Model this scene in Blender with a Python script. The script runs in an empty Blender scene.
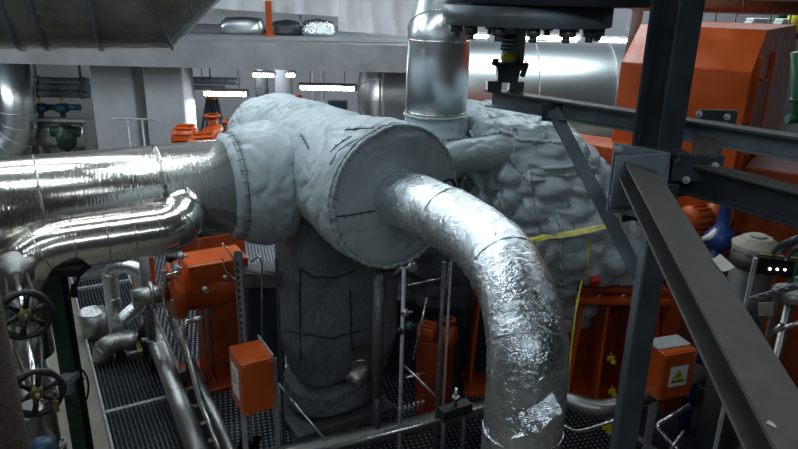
import bpy, math, random
from mathutils import Vector, Matrix, noise
from mathutils.bvhtree import BVHTree
random.seed(7)
V = Vector
PI = math.pi
COL = bpy.context.scene.collection

# ------------------------------------------------------------------ camera
F_PX, W, H = 665.0, 798.0, 449.0
CAM = V((0, 0, 4.6))
Zc = V((45, 1932, 665)).normalized()
fw = V((0, 0, -1)); Yc = (fw - Zc * fw.dot(Zc)).normalized(); Xc = Yc.cross(Zc)
ROT = Matrix((Xc, Yc, Zc))
cd = bpy.data.cameras.new('camera'); cam = bpy.data.objects.new('camera', cd); COL.objects.link(cam)
cam.matrix_world = Matrix.Translation(CAM) @ ROT.to_4x4()
cd.sensor_width = 36; cd.lens = F_PX * 36 / W; cd.clip_start = 0.05; cd.clip_end = 100
bpy.context.scene.camera = cam

def ray(px, py):
    return ROT @ V(((px - W / 2) / F_PX, -(py - H / 2) / F_PX, -1))
def at(px, py, Y):
    d = ray(px, py); return CAM + d * (Y / d.y)
def fl(px, py, z=0.0):
    d = ray(px, py); return CAM + d * ((z - CAM.z) / d.z)
def zat(px, py, Y): return at(px, py, Y).z

U = V((0.87, 0.5, 0)).normalized()       # the two directions of the machine grid
N = V((0.5, -0.87, 0)).normalized()
UP = V((0, 0, 1))

# ------------------------------------------------------------------ mesh bag
def perp(a):
    a = a.normalized()
    h = UP if abs(a.z) < 0.9 else V((1, 0, 0))
    e1 = a.cross(h).normalized(); return e1, a.cross(e1).normalized()

class MB:
    def __init__(s): s.v = []; s.f = []; s.sm = []
    def add(s, vs, fs, smooth=False):
        o = len(s.v); s.v += [V(p) for p in vs]
        for f in fs: s.f.append([i + o for i in f]); s.sm.append(smooth)
        return s
    def obb(s, c, a, b, d):
        c, a, b, d = V(c), V(a), V(b), V(d)
        vs = [c + a * i + b * j + d * k for k in (-1, 1) for j in (-1, 1) for i in (-1, 1)]
        fs = [(0, 2, 3, 1), (4, 5, 7, 6), (0, 1, 5, 4), (2, 6, 7, 3), (0, 4, 6, 2), (1, 3, 7, 5)]
        if a.cross(b).dot(d) < 0: fs = [f[::-1] for f in fs]
        return s.add(vs, fs)
    def box(s, c, size, ang=0.0, ax=None):
        x = (ax or V((math.cos(ang), math.sin(ang), 0))).normalized(); y = UP.cross(x)
        return s.obb(c, x * size[0] / 2, y * size[1] / 2, UP * size[2] / 2)
    def lathe(s, p, axis, prof, n=32, disp=None, caps=True):
        p = V(p); a = V(axis).normalized(); e1, e2 = perp(a); rows = []
        for t, r in prof:
            rows.append([p + a * t + (e1 * math.cos(2 * PI * k / n) + e2 * math.sin(2 * PI * k / n)) * r for k in range(n)])
        return s.grid(rows, True, caps)
    def grid(s, rows, closed=False, caps=False, smooth=True):
        m, n = len(rows), len(rows[0]); vs = [q for r in rows for q in r]; fs = []
        for i in range(m - 1):
            for k in range(n if closed else n - 1):
                k2 = (k + 1) % n
                fs.append((i * n + k, (i + 1) * n + k, (i + 1) * n + k2, i * n + k2))
        s.add(vs, fs, smooth)
        if caps:
            o = len(s.v) - m * n
            s.f.append([o + k for k in range(n)]); s.sm.append(False)
            s.f.append([o + (m - 1) * n + k for k in range(n)][::-1]); s.sm.append(False)
        return s
    def cyl(s, p0, p1, r0, r1=None, n=20):
        p0, p1 = V(p0), V(p1); L = (p1 - p0).length
        return s.lathe(p0, p1 - p0, [(0, r0), (L, r0 if r1 is None else r1)], n)
    def tube(s, pts, r, n=16, caps=True, lump=None):
        pts = [V(p) for p in pts]; m = len(pts); rows = []
        t0 = (pts[1] - pts[0]).normalized(); e1, e2 = perp(t0); prev = t0
        for i, p in enumerate(pts):
            t = (pts[min(i + 1, m - 1)] - pts[max(i - 1, 0)]).normalized()
            q = prev.rotation_difference(t); e1 = (q @ e1).normalized(); e1 = (e1 - t * e1.dot(t)).normalized(); e2 = t.cross(e1); prev = t
            rr = r[i] if isinstance(r, (list, tuple)) else r
            rows.append([p + (e1 * math.cos(2 * PI * k / n) + e2 * math.sin(2 * PI * k / n)) * rr for k in range(n)])
        return s.grid(rows, True, caps)
    def torus(s, c, axis, R, r, n=32, m=10, lump=0, nl=0, squash=1.0):
        c = V(c); a = V(axis).normalized(); e1, e2 = perp(a); rows = []
        for i in range(n + 1):
            th = 2 * PI * i / n; d = e1 * math.cos(th) + e2 * math.sin(th)
            rr = r * (1 + lump * math.cos(nl * th))
            rows.append([c + d * (R + rr * math.cos(2 * PI * k / m)) + a * rr * squash * math.sin(2 * PI * k / m) for k in range(m)])
        return s.grid(rows, True, False)
    def prism(s, poly, o, ex, ey, ez):
        o, ex, ey, ez = V(o), V(ex), V(ey), V(ez); n = len(poly)
        vs = [o + ex * x + ey * y for x, y in poly] + [o + ex * x + ey * y + ez for x, y in poly]
        fs = [list(range(n))[::-1], [n + i for i in range(n)]] + [(i, (i + 1) % n, n + (i + 1) % n, n + i) for i in range(n)]
        return s.add(vs, fs)
    def beam(s, p0, p1, up, poly, p1up=None):
        p0, p1 = V(p0), V(p1); a = (p1 - p0).normalized(); side = a.cross(V(up)).normalized(); u = side.cross(a)
        return s.prism(poly, p0, side, u, p1 - p0)
    def hexnut(s, p, axis, r, h): return s.lathe(V(p), axis, [(0, r), (h, r)], 6)
    def disp(s, fn, i0=0):
        nrm = [V((0, 0, 0)) for _ in s.v]
        for f in s.f:
            if len(f) > 6: continue
            a, b, c = s.v[f[0]], s.v[f[1]], s.v[f[2]]; q = (b - a).cross(c - a)
            if len(f) == 4: q += (c - a).cross(s.v[f[3]] - a)
            for k in f: nrm[k] += q
        s.v = [p + (n_.normalized() * fn(p) if k >= i0 else V((0, 0, 0))) for k, (p, n_) in enumerate(zip(s.v, nrm))]
        return s
    def bvh(s): return BVHTree.FromPolygons([tuple(p) for p in s.v], s.f)

def Hpoly(w, h, tf, tw): 
    a, b = w / 2, h / 2; c = tw / 2
    return [(-a, -b), (a, -b), (a, -b + tf), (c, -b + tf), (c, b - tf), (a, b - tf), (a, b), (-a, b), (-a, b - tf), (-c, b - tf), (-c, -b + tf), (-a, -b + tf)]
def Cpoly(w, h, t, flip=1):
    p = [(-w / 2, -h / 2), (w / 2, -h / 2), (w / 2, -h / 2 + t), (-w / 2 + t, -h / 2 + t), (-w / 2 + t, h / 2 - t), (w / 2, h / 2 - t), (w / 2, h / 2), (-w / 2, h / 2)]
    return p if flip > 0 else [(-x, y) for x, y in p][::-1]
def rect(w, h): return [(-w / 2, -h / 2), (w / 2, -h / 2), (w / 2, h / 2), (-w / 2, h / 2)]

def fillet(pts, rad, n=8):
    pts = [V(p) for p in pts]; out = [pts[0]]
    for i in range(1, len(pts) - 1):
        r = rad[i - 1] if isinstance(rad, (list, tuple)) else rad
        a, b, c = pts[i - 1], pts[i], pts[i + 1]; d1 = (a - b).normalized(); d2 = (c - b).normalized()
        l = min(r, (a - b).length * .49, (c - b).length * .49)
        p, q = b + d1 * l, b + d2 * l
        for k in range(n + 1):
            t = k / n; out.append(p * (1 - t) ** 2 + b * 2 * t * (1 - t) + q * t * t)
    out.append(pts[-1]); return out
def catmull(pts, n=8):
    pts = [V(p) for p in pts]; P = [pts[0] * 2 - pts[1]] + pts + [pts[-1] * 2 - pts[-2]]; out = []
    for i in range(1, len(P) - 2):
        a, b, c, d = P[i - 1:i + 3]
        for k in range(n):
            t = k / n
            out.append(0.5 * ((2 * b) + (c - a) * t + (2 * a - 5 * b + 4 * c - d) * t * t + (3 * b - a - 3 * c + d) * t ** 3))
    out.append(pts[-1]); return out
def resample(pts, step):
    out = [pts[0]]; acc = 0
    for a, b in zip(pts[:-1], pts[1:]):
        L = (b - a).length
        if L < 1e-6: continue
        k = step - acc
        while k <= L: out.append(a + (b - a) * (k / L)); k += step
        acc = L - (k - step)
    if (out[-1] - pts[-1]).length > step * .3: out.append(pts[-1])
    return out

# ------------------------------------------------------------------ objects
def link(name, mb, m, loc=None, parent=None, bevel=0):
    me = bpy.data.meshes.new(name)
    if loc is None:
        xs = [p.x for p in mb.v]; ys = [p.y for p in mb.v]; zs = [p.z for p in mb.v]
        loc = V(((min(xs) + max(xs)) / 2, (min(ys) + max(ys)) / 2, min(zs)))
    me.from_pydata([tuple(p - loc) for p in mb.v], [], mb.f)
    me.polygons.foreach_set('use_smooth', mb.sm)
    me.materials.append(m); me.update(); me.validate()
    o = bpy.data.objects.new(name, me); COL.objects.link(o)
    if parent is not None: o.parent = parent
    else: o.location = loc
    if bevel:
        b = o.modifiers.new('bevel', 'BEVEL'); b.width = bevel; b.segments = 2; b.limit_method = 'ANGLE'; b.angle_limit = 0.7
    return o
def tag(o, label, cat, group=None, kind=None):
    if label: o['label'] = label
    if cat: o['category'] = cat
    if group: o['group'] = group
    if kind: o['kind'] = kind
    return o
class Thing:
    def __init__(s, name, label, cat, loc, group=None):
        s.o = bpy.data.objects.new(name, None); COL.objects.link(s.o); s.loc = V(loc); s.o.location = s.loc
        s.o.empty_display_size = .1; tag(s.o, label, cat, group)
    def part(s, name, mb, m, parent=None, label=None, bevel=0, kind=None):
        o = link(name, mb, m, s.loc, parent or s.o, bevel)
        if label: o['label'] = label
        if kind: o['kind'] = kind
        return o
def solo(name, label, cat, mb, m, group=None, bevel=0):
    return tag(link(name, mb, m, None, None, bevel), label, cat, group)
def struct(name, mb, m, parent=None):
    o = link(name, mb, m); o['kind'] = 'structure'; return o

# ------------------------------------------------------------------ materials
def mat(name, col, metal=0.0, rough=0.5, var=0.0, vscale=6.0, bump=0.0, bscale=30.0, stretch=(1, 1, 1), rvar=0.0, col2=None, sheen=0, detail=4, distort=0.0, btype='noise', bdist=0.02, spec=None):
    m = bpy.data.materials.new(name); m.use_nodes = True; nt = m.node_tree; n = nt.nodes; b = n['Principled BSDF']
    b.inputs['Base Color'].default_value = (*col, 1); b.inputs['Metallic'].default_value = metal; b.inputs['Roughness'].default_value = rough
    if spec is not None: b.inputs['Specular IOR Level'].default_value = spec
    if sheen: b.inputs['Sheen Weight'].default_value = sheen
    tc = n.new('ShaderNodeTexCoord'); mp = n.new('ShaderNodeMapping'); nt.links.new(tc.outputs['Object'], mp.inputs[0]); mp.inputs['Scale'].default_value = stretch
    if var or rvar:
        t = n.new('ShaderNodeTexNoise'); t.inputs['Scale'].default_value = vscale; t.inputs['Detail'].default_value = 5; nt.links.new(mp.outputs[0], t.inputs[0])
        if var:
            mx = n.new('ShaderNodeMix'); mx.data_type = 'RGBA'
            c2 = col2 or tuple(c * (1 - var) for c in col)
            mx.inputs[6].default_value = (*c2, 1); mx.inputs[7].default_value = (*[min(1, c * (1 + var * .4)) for c in col], 1)
            r = n.new('ShaderNodeValToRGB'); r.color_ramp.elements[0].position = .35; r.color_ramp.elements[1].position = .65
            nt.links.new(t.outputs['Fac'], r.inputs[0]); nt.links.new(r.outputs[0], mx.inputs[0]); nt.links.new(mx.outputs[2], b.inputs['Base Color'])
        if rvar:
            mr = n.new('ShaderNodeMapRange'); mr.inputs[1].default_value = .3; mr.inputs[2].default_value = .7
            mr.inputs[3].default_value = max(.02, rough - rvar); mr.inputs[4].default_value = rough + rvar
            nt.links.new(t.outputs['Fac'], mr.inputs[0]); nt.links.new(mr.outputs[0], b.inputs['Roughness'])
    if bump:
        if btype == 'voronoi':
            t2 = n.new('ShaderNodeTexVoronoi'); t2.inputs['Scale'].default_value = bscale
            out = t2.outputs['Distance']
        else:
            t2 = n.new('ShaderNodeTexNoise'); t2.inputs['Detail'].default_value = detail; t2.inputs['Scale'].default_value = bscale; t2.inputs['Distortion'].default_value = distort
            out = t2.outputs['Fac']
        nt.links.new(mp.outputs[0], t2.inputs[0])
        bp = n.new('ShaderNodeBump'); bp.inputs['Strength'].default_value = bump; bp.inputs['Distance'].default_value = bdist
        nt.links.new(out, bp.inputs['Height']); nt.links.new(bp.outputs[0], b.inputs['Normal'])
    return m
def emit(name, col, s):
    m = bpy.data.materials.new(name); m.use_nodes = True; b = m.node_tree.nodes['Principled BSDF']
    b.inputs['Base Color'].default_value = (*col, 1); b.inputs['Emission Color'].default_value = (*col, 1); b.inputs['Emission Strength'].default_value = s
    return m

M = {}
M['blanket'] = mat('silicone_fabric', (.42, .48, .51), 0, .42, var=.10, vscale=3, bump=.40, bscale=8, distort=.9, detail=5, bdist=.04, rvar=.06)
M['blanket_dark'] = mat('shaded_silicone_fabric', (.135, .155, .168), 0, .5, var=.2, vscale=3, bump=.7, bscale=11, distort=1.2, detail=5, bdist=.04)  # darker copy of the blanket: shade below drum and turbine put into colour
M['seam'] = mat('seam_fabric', (.20, .235, .25), 0, .55, bump=.8, bscale=60, bdist=.01)
M['stitch'] = mat('stitch_thread', (.025, .03, .035), 0, .7, bump=.3, bscale=80)
M['clad'] = mat('hammered_aluminium_cladding', (.84, .80, .745), 1, .19, bump=.55, bscale=1.0, detail=1, bdist=.004)
_mp = [n_ for n_ in M['clad'].node_tree.nodes if n_.type == 'MAPPING'][0]; _mp.vector_type = 'TEXTURE'; _mp.inputs['Rotation'].default_value = (0, 0, math.atan2(.5, .87)); _mp.inputs['Scale'].default_value = (.014, .07, .07)
M['clad_smooth'] = mat('smooth_aluminium_cladding', (.66, .69, .71), 1, .34, bump=.12, bscale=70, detail=1, bdist=.004)
M['clad_dull'] = mat('dull_cladding', (.36, .35, .34), 1, .42, bump=.3, bscale=40, bdist=.006, rvar=.08)
M['duct'] = mat('dusty_duct_metal', (.27, .26, .24), .45, .42, bump=1.0, bscale=26, bdist=.01, var=.3, vscale=8)
M['foil'] = mat('crumpled_foil', (.76, .81, .86), 1, .27, bump=.6, bscale=26, detail=9, distort=1.2, bdist=.02, rvar=.08, vscale=5)
M['concrete'] = mat('board_marked_concrete', (.28, .285, .295), 0, .8, var=.2, vscale=2.2, bump=.25, bscale=25, bdist=.01)
M['concrete_col'] = mat('column_concrete', (.40, .415, .44), 0, .8, var=.12, vscale=2, bump=.2, bscale=25, bdist=.01)
M['floor'] = mat('painted_floor', (.23, .205, .165), 0, .6, var=.3, vscale=1.2, bump=.1, bscale=20, bdist=.005)
M['wall'] = mat('wall_plaster', (.42, .40, .43), 0, .8, var=.15, vscale=.8, bump=.1, bscale=20)
M['ceil'] = mat('ceiling_paint', (.12, .125, .13), 0, .8, var=.2, vscale=1)
M['soffit'] = mat('shaded_soffit', (.10, .105, .115), 0, .8, var=.3, vscale=2, bump=.1, bscale=10)  # dark tone puts the shade under the upper floor into the colour
M['steel'] = mat('dark_painted_steel', (.030, .038, .048), .0, .4, var=.25, vscale=9, bump=.08, bscale=60, bdist=.003, rvar=.08)
M['steel_top'] = mat('brown_grey_steel', (.115, .108, .095), .0, .6, var=.25, vscale=14, bump=.12, bscale=80, bdist=.003, rvar=.1)  # brown grey tone; on level beam tops it also paints in the light
M['steel_blue'] = mat('blue_grey_steel', (.15, .185, .215), .1, .42, var=.25, vscale=9, rvar=.1)
M['galv'] = mat('galvanised_steel', (.42, .44, .45), .25, .42, var=.3, vscale=20, rvar=.1)
M['galv_dark'] = mat('dull_galvanised_steel', (.16, .165, .17), .6, .5, var=.3, vscale=14)
M['stainless'] = mat('stainless_pipe', (.55, .55, .54), 1, .28, rvar=.08, vscale=5)
M['orange'] = mat('orange_paint', (.50, .075, .006), 0, .36, var=.16, vscale=3, bump=.05, bscale=40, bdist=.003, rvar=.08)
M['orange_dark'] = mat('shaded_orange_paint', (.32, .046, .006), 0, .45, var=.35, vscale=6, rvar=.1)  # darker copy of the orange: shade of low and side parts in colour
M['green'] = mat('dark_green_paint', (.006, .030, .018), 0, .45, var=.3, vscale=9)
M['green_mid'] = mat('green_paint', (.015, .10, .04), 0, .4)  # mid green of the cabinet and the right edge pipe
M['black'] = mat('black_rubber', (.008, .008, .009), 0, .75, spec=.2, bump=.1, bscale=60)
M['iron'] = mat('black_cast_iron', (.010, .010, .011), .1, .45, bump=.3, bscale=50, bdist=.004)
M['brass'] = mat('brass_hub', (.20, .15, .04), .6, .45, var=.3, vscale=40)
M['brown'] = mat('rust_brown_lagging', (.055, .036, .028), 0, .85, bump=.9, bscale=90, bdist=.012, var=.4, vscale=50)
M['blue'] = mat('blue_paint', (.015, .05, .22), 0, .38, var=.2, vscale=10)
M['blue_lt'] = mat('teal_blue_paint', (.02, .07, .12), 0, .4)
M['yellow'] = mat('yellow_plastic', (.75, .62, .02), 0, .45, var=.15, vscale=20)
M['tape'] = mat('barrier_tape', (.72, .66, .08), 0, .4, var=.2, vscale=15, bump=.3, bscale=30, bdist=.01)
M['white'] = mat('white_label', (.75, .75, .74), 0, .5, var=.1, vscale=20)
M['paper'] = mat('dirty_paper', (.55, .54, .50), 0, .7, var=.15, vscale=20)
M['sheet'] = mat('white_plastic_sheet', (.78, .75, .78), 0, .45, var=.06, vscale=2, bump=.5, bscale=5, distort=1, bdist=.05)
M['ink'] = mat('black_print', (.03, .03, .03), 0, .6)
M['beige'] = mat('beige_cast_lid', (.36, .33, .27), .0, .55, var=.2, vscale=12)
M['tank'] = mat('grey_green_tank_paint', (.07, .072, .062), .1, .5, var=.25, vscale=8)
M['grating'] = mat('grating_steel', (.10, .115, .13), .6, .42, var=.3, vscale=10)
M['pit'] = mat('pit_shade', (.012, .013, .015), 0, .9, var=.3, vscale=3)
M['tube_light'] = emit('fluorescent_tube', (.90, .93, 1.0), 38)
M['tube_far'] = emit('ceiling_tube', (.88, .95, 1.0), 7)
M['led'] = emit('white_led', (.85, .93, 1.0), 7)
M['lt_grey'] = mat('light_grey_metal', (.5, .51, .49), .1, .4, var=.15, vscale=20)
M['red'] = mat('red_paint', (.5, .02, .015), 0, .4)
# chequer plate: procedural lozenges raised by bump and given a brighter colour
cp = mat('chequer_plate', (.10, .11, .12), .7, .42, var=.2, vscale=8)
nt = cp.node_tree; tc = nt.nodes.new('ShaderNodeTexCoord'); mp = nt.nodes.new('ShaderNodeMapping'); mp.inputs['Rotation'].default_value = (0, 0, .52 + PI / 4); mp.inputs['Scale'].default_value = (1, 1, 1)
vo = nt.nodes.new('ShaderNodeTexVoronoi'); vo.inputs['Scale'].default_value = 17; vo.inputs['Randomness'].default_value = 0
rp = nt.nodes.new('ShaderNodeValToRGB'); rp.color_ramp.elements[0].position = .25; rp.color_ramp.elements[0].color = (1, 1, 1, 1); rp.color_ramp.elements[1].position = .33; rp.color_ramp.elements[1].color = (0, 0, 0, 1)
bp = nt.nodes.new('ShaderNodeBump'); bp.inputs['Distance'].default_value = .006; mx = nt.nodes.new('ShaderNodeMix'); mx.data_type = 'RGBA'
mx.inputs[6].default_value = (.03, .034, .038, 1); mx.inputs[7].default_value = (.5, .54, .6, 1)
nt.links.new(tc.outputs['Object'], mp.inputs[0]); nt.links.new(mp.outputs[0], vo.inputs[0]); nt.links.new(vo.outputs['Distance'], rp.inputs[0]); nt.links.new(rp.outputs[0], bp.inputs['Height'])
nt.links.new(bp.outputs[0], nt.nodes['Principled BSDF'].inputs['Normal']); nt.links.new(rp.outputs[0], mx.inputs[0]); nt.links.new(mx.outputs[2], nt.nodes['Principled BSDF'].inputs['Base Color'])
M['chequer'] = cp

# ------------------------------------------------------------------ cloth helpers
def crease(p, s): 
    return max(0.0, 1 - abs(noise.noise(p * s)) * 3.2) ** 3
def blanket_disp(a=1.0, s=1.0, off=0.0):
    def f(p):
        q = p + V((off, off * .7, -off))
        w = V((noise.noise(q * 2.1 * s), noise.noise(q * 2.1 * s + V((9, 3, 1))), noise.noise(q * 2.1 * s + V((4, 7, 2))))) * .22
        return a * (.022 * noise.noise(q * 2.2 * s) + .010 * noise.noise((q + w) * 6 * s) + .004 * noise.noise((q + w) * 14 * s) - .020 * crease(q + w, 2.6 * s) - .009 * crease(q + w * 1.4, 6.5 * s))
    return f
def pillow(p, s, a):
    d = noise.voronoi(p * s)[0]
    return a * min(1.0, (d[1] - d[0]) * 2.2) ** .6
def seam_rope(mb, pts, r=.016, step=.022, period=.085):
    pts = resample([V(p) for p in pts], step); s = 0; rr = []; out = []
    ph = random.random() * 6
    for i, p in enumerate(pts):
        if i: s += (pts[i] - pts[i - 1]).length
        rr.append(r * (.62 + .5 * abs(math.sin(PI * s / period + ph)) + .15 * noise.noise(p * 20)))
        out.append(p + V((noise.noise(p * 9), noise.noise(p * 9 + V((5, 0, 0))), noise.noise(p * 9 + V((0, 5, 0))))) * r * .5)
    if len(out) > 2: mb.tube(out, rr, 8)
    return mb
def stitches(mb, pts, nrm, w=.04, step=.085, r=.0035):
    """short dark lacing threads laid across a seam"""
    pts = resample([V(p) for p in pts], step)
    if len(pts) > 2: mb.tube([p + nrm(p) * .004 for p in pts], .003, 5)
    for i in range(1, len(pts) - 1):
        t = (pts[i + 1] - pts[i - 1]).normalized(); n_ = nrm(pts[i]); sd = t.cross(n_).normalized()
        sl = t * random.uniform(-.015, .015); l = w * random.uniform(.6, 1.3)
        mb.tube([pts[i] - sd * l - sl + n_ * .004, pts[i] + n_ * .02, pts[i] + sd * l + sl + n_ * .004], r, 5)
    return mb
def on(bv, pts, lift=0.0, frm=CAM, n=10):
    out = []
    for (a, b), (c, d) in zip(pts[:-1], pts[1:]):
        for k in range(n):
            t = k / n; r_ = ray(a + (c - a) * t, b + (d - b) * t).normalized(); h = bv.ray_cast(frm, r_)
            if h[0] is not None: out.append(h[0] - r_ * lift)
    r_ = ray(*pts[-1]).normalized(); h = bv.ray_cast(frm, r_)
    if h[0] is not None: out.append(h[0] - r_ * lift)
    return out

# ================================================================== SETTING
mb = MB(); mb.box((0, 10, -.1), (26, 30, .2)); struct('floor', mb, M['floor'])
mb = MB(); mb.box((0, 10, 9.1), (26, 30, .2)); struct('ceiling', mb, M['ceil'])
mb = MB(); mb.box((0, 23.1, 4.5), (26, .2, 9)); struct('wall_back', mb, M['wall'])
mb = MB(); mb.box((-13.1, 10, 4.5), (.2, 30, 9)); struct('wall_left', mb, M['wall'])
mb = MB(); mb.box((13.1, 10, 4.5), (.2, 30, 9)); struct('wall_right', mb, M['ceil'])
mb = MB(); mb.box((0, -5.1, 4.5), (26, .2, 9)); struct('wall_front', mb, M['ceil'])

# concrete beam at the front of the upper floor
BY = 12.5
zb, zt = zat(200, 68, BY), zat(200, 41, BY)
xr = at(437, 60, BY).x
mb = MB(); mb.box(((-12.9 + xr) / 2, BY + .25, (zb + zt) / 2), (xr + 12.9, .5, zt - zb)); struct('trim_1', mb, M['concrete'])
mb = MB(); mb.box(((-12.9 + xr) / 2, BY + .5 + 3.2, zt - .15), (xr + 12.9, 6.4, .3)); struct('trim_2', mb, M['concrete'])
# second beam carrying the slab, deeper in
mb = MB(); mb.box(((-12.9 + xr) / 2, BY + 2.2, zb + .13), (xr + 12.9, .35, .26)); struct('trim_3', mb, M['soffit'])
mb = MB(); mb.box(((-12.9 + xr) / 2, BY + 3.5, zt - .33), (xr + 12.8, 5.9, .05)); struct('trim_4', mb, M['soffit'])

def column(px0, px1, Y, label, m):
    a, b = at(px0, 70, Y), at(px1, 70, Y); w = b.x - a.x
    t = Thing('concrete_column', label, 'column', ((a.x + b.x) / 2, Y + w / 2, 0), 'concrete columns under the upper floor')
    mb = MB(); c = V(((a.x + b.x) / 2, Y + w / 2, zb / 2)); ch = .03
    poly = [(-w / 2 + ch, -w / 2), (w / 2 - ch, -w / 2), (w / 2, -w / 2 + ch), (w / 2, w / 2 - ch), (w / 2 - ch, w / 2), (-w / 2 + ch, w / 2), (-w / 2, w / 2 - ch), (-w / 2, -w / 2 + ch)]
    mb.prism(poly, V((c.x, c.y, 0)), V((1, 0, 0)), V((0, 1, 0)), V((0, 0, zb)))
    t.part('shaft', mb, m)
    mb = MB(); mb.box((c.x, c.y, .05), (w + .06, w + .06, .1)); t.part('plinth', mb, m, bevel=.01)
column(88, 131, 13.0, 'square grey concrete column, left of the pair, with a wall strip beside it', M['concrete_col'])
column(142, 181, 12.9, 'square grey concrete column, right of the pair, beside the orange pump', M['concrete_col'])

# upper level: white plastic sheeting
def sheet_strip(pxs, ybot, ztop, Y, fold, ph):
    mb = MB(); rows = []
    for j in range(14):
        row = []
        for i in range(41):
            t = i / 40; x = pxs[0] + (pxs[1] - pxs[0]) * t
            p = at(x, ybot[0] + (ybot[1] - ybot[0]) * t, Y); zz = p.z + (ztop - p.z) * j / 13
            d = fold * math.sin(t * 26 + ph + .6 * math.sin(j * .5)) + fold * noise.noise(V((t * 7, j * .4, ph)))
            row.append(V((p.x, Y + d, zz)))
        rows.append(row)
    return mb.grid(rows)
sheet = Thing('plastic_sheeting', 'white plastic sheeting hung over the edge of the upper concrete floor', 'sheeting', at(320, 20, 14.5))
sheet.part('long_panel', sheet_strip((205, 345), (8, 17), 6.3, 14.6, .05, 0), M['sheet'])
sheet.part('lower_panel', sheet_strip((338, 436), (31, 38), 6.3, 13.4, .06, 2), M['sheet'])
mb = MB(); mb.cyl(at(205, 8, 14.7) + V((0, 0, 2)), at(436, 12, 14.7) + V((0, 0, 2)), .03); sheet.part('support_rail', mb, M['galv'])
mb = MB()
for k, x in enumerate((222, 300)):
    p = at(x, 20, 14.8); mb.box((p.x, 14.95, (zt + 6.4) / 2), (.07, .07, 6.4 - zt))
sheet.part('support_posts', mb, M['galv'])
mb = MB(); p = at(269, 20, 14.4); mb.box((p.x, 14.4, zt + .35), (.12, .1, .7)); mb.box((p.x, 14.4, zt + .02), (.22, .2, .04))
solo('orange_post', 'short orange post on the upper floor under the white sheeting', 'post', mb, M['orange'], bevel=.006)
for k, (x, w, hgt, m, lab) in enumerate([(243, 1.0, .36, 'clad_smooth', 'silver wrapped crate on the upper floor left of the orange post'), (287, .7, .30, 'steel', 'dark tarpaulin covered bundle right of the orange post'), (318, .75, .34, 'foil', 'silver foil wrapped bundle at the edge of the lower sheet')]):
    p = at(x, 24, 15.0); mb = MB(); rows = []
    for j in range(9):
        v = j / 8; sc = (1 - .35 * v ** 3) if j < 8 else .05
        rows.append([V((p.x + math.copysign(abs(math.cos(a)) ** .45, math.cos(a)) * w * .5 * sc, 15.0 + math.copysign(abs(math.sin(a)) ** .45, math.sin(a)) * .25 * sc, zt + .005 + v * hgt)) for a in [2 * PI * q / 40 for q in range(40)]])
    mb.grid(rows, True, True); mb.disp(lambda q: .035 * noise.noise(q * 7)); solo('wrapped_bundle', lab, 'bundle', mb, M[m], 'bundles stored on the upper floor')

# ================================================================== LIGHT FITTINGS
def fitting(px0, px1, py, Y, label, top, group='fluorescent light fittings'):
    a, b = at(px0, py, Y), at(px1, py, Y); b.z = a.z; c = (a + b) / 2; L = (b - a).length; ax = (b - a).normalized()
    t = Thing('fluorescent_light', label, 'ceiling light', c, group)
    mb = MB(); mb.box(c + V((0, 0, .075)), (L, .14, .05), ax=ax); t.part('housing', mb, M['galv'], bevel=.008)
    mb = MB(); mb.cyl(a + ax * .04, b - ax * .04, .042, n=16); t.part('tube', mb, M['tube_light'])
    for q in (a, b):
        mb = MB(); mb.box(q + V((0, 0, .02)), (.05, .1, .1), ax=ax); t.part('end_cap', mb, M['galv'])
    for q in (a + ax * L * .2, b - ax * L * .2):
        mb = MB(); mb.cyl(q + V((0, 0, .1)), V((q.x, q.y, top)), .008, n=8); t.part('hanger', mb, M['galv'])
    return t
us = zt - .36
fitting(203, 248, 93.5, 13.6, 'bright fluorescent light hanging low above the orange pump', us)
fitting(252, 275, 75, 16.2, 'short fluorescent light just below the concrete beam, the longer of two', us)
fitting(285, 296, 75, 17.6, 'tiny distant fluorescent light right beside the short one under the beam', us)
fitting(299, 356, 87.5, 14.0, 'long fluorescent light left of the vertical silver pipe', us)
fitting(467, 489, 36, 17.5, 'fluorescent light right beside the vertical silver pipe above the vessel', 8.9)
fitting(514, 580, 37, 17.2, 'wide fluorescent light above the middle of the silver vessel', 8.9)
fitting(598, 632, 40, 17.2, 'fluorescent light above the silver vessel next to the orange hood', 8.9)

# unseen hall lights along the pipes, placed for streaks; rear two added as fill
BAYS = [(-5.2, 4.1, 4.0, 14, 'over the left valves'), (-3.4, 6.6, 4.5, 75, 'over the large silver pipe'), (-1.2, 5.2, 4.5, 36, 'over the foil wrapped pipe'), (-2.6, 9.6, 4.5, 125, 'over the drum'), (1.6, 9.2, 4.2, 75, 'over the turbine'), (4.2, 5.4, 3.2, 9, 'over the steel frame'), (-3.4, 1.7, 3.0, 14, 'before the duct'), (0.9, -1.2, 4.5, 75, 'added as fill behind the viewer'), (-3.4, -1.6, 4.0, 50, 'added as fill at the rear left')]
BZ = 6.4
for x, y, L_b, e_b, lab in BAYS:
    t = Thing('unseen_bay_light', 'long twin tube bay light ' + lab, 'ceiling light', (x, y, BZ), 'unseen hall lights, some added as fill'); c = V((x, y, 0))
    mb = MB(); mb.box((x, y, BZ + .18), (L_b, .36, .14), ax=U); t.part('housing', mb, M['galv'])
    for s_ in (-.35, .35):
        mb = MB(); q = V((x, y, 0)) + U * L_b * s_; mb.cyl((q.x, q.y, BZ + .24), (q.x, q.y, 8.98), .012, n=8); t.part('hanger', mb, M['galv'])
    for s_ in (-.09, .09):
        mb = MB(); q = c + UP.cross(U) * s_ + UP * (BZ + .08); mb.cyl(q - U * L_b * .48, q + U * L_b * .48, .03, n=12); t.part('tube', mb, M['tube_far'])

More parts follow.
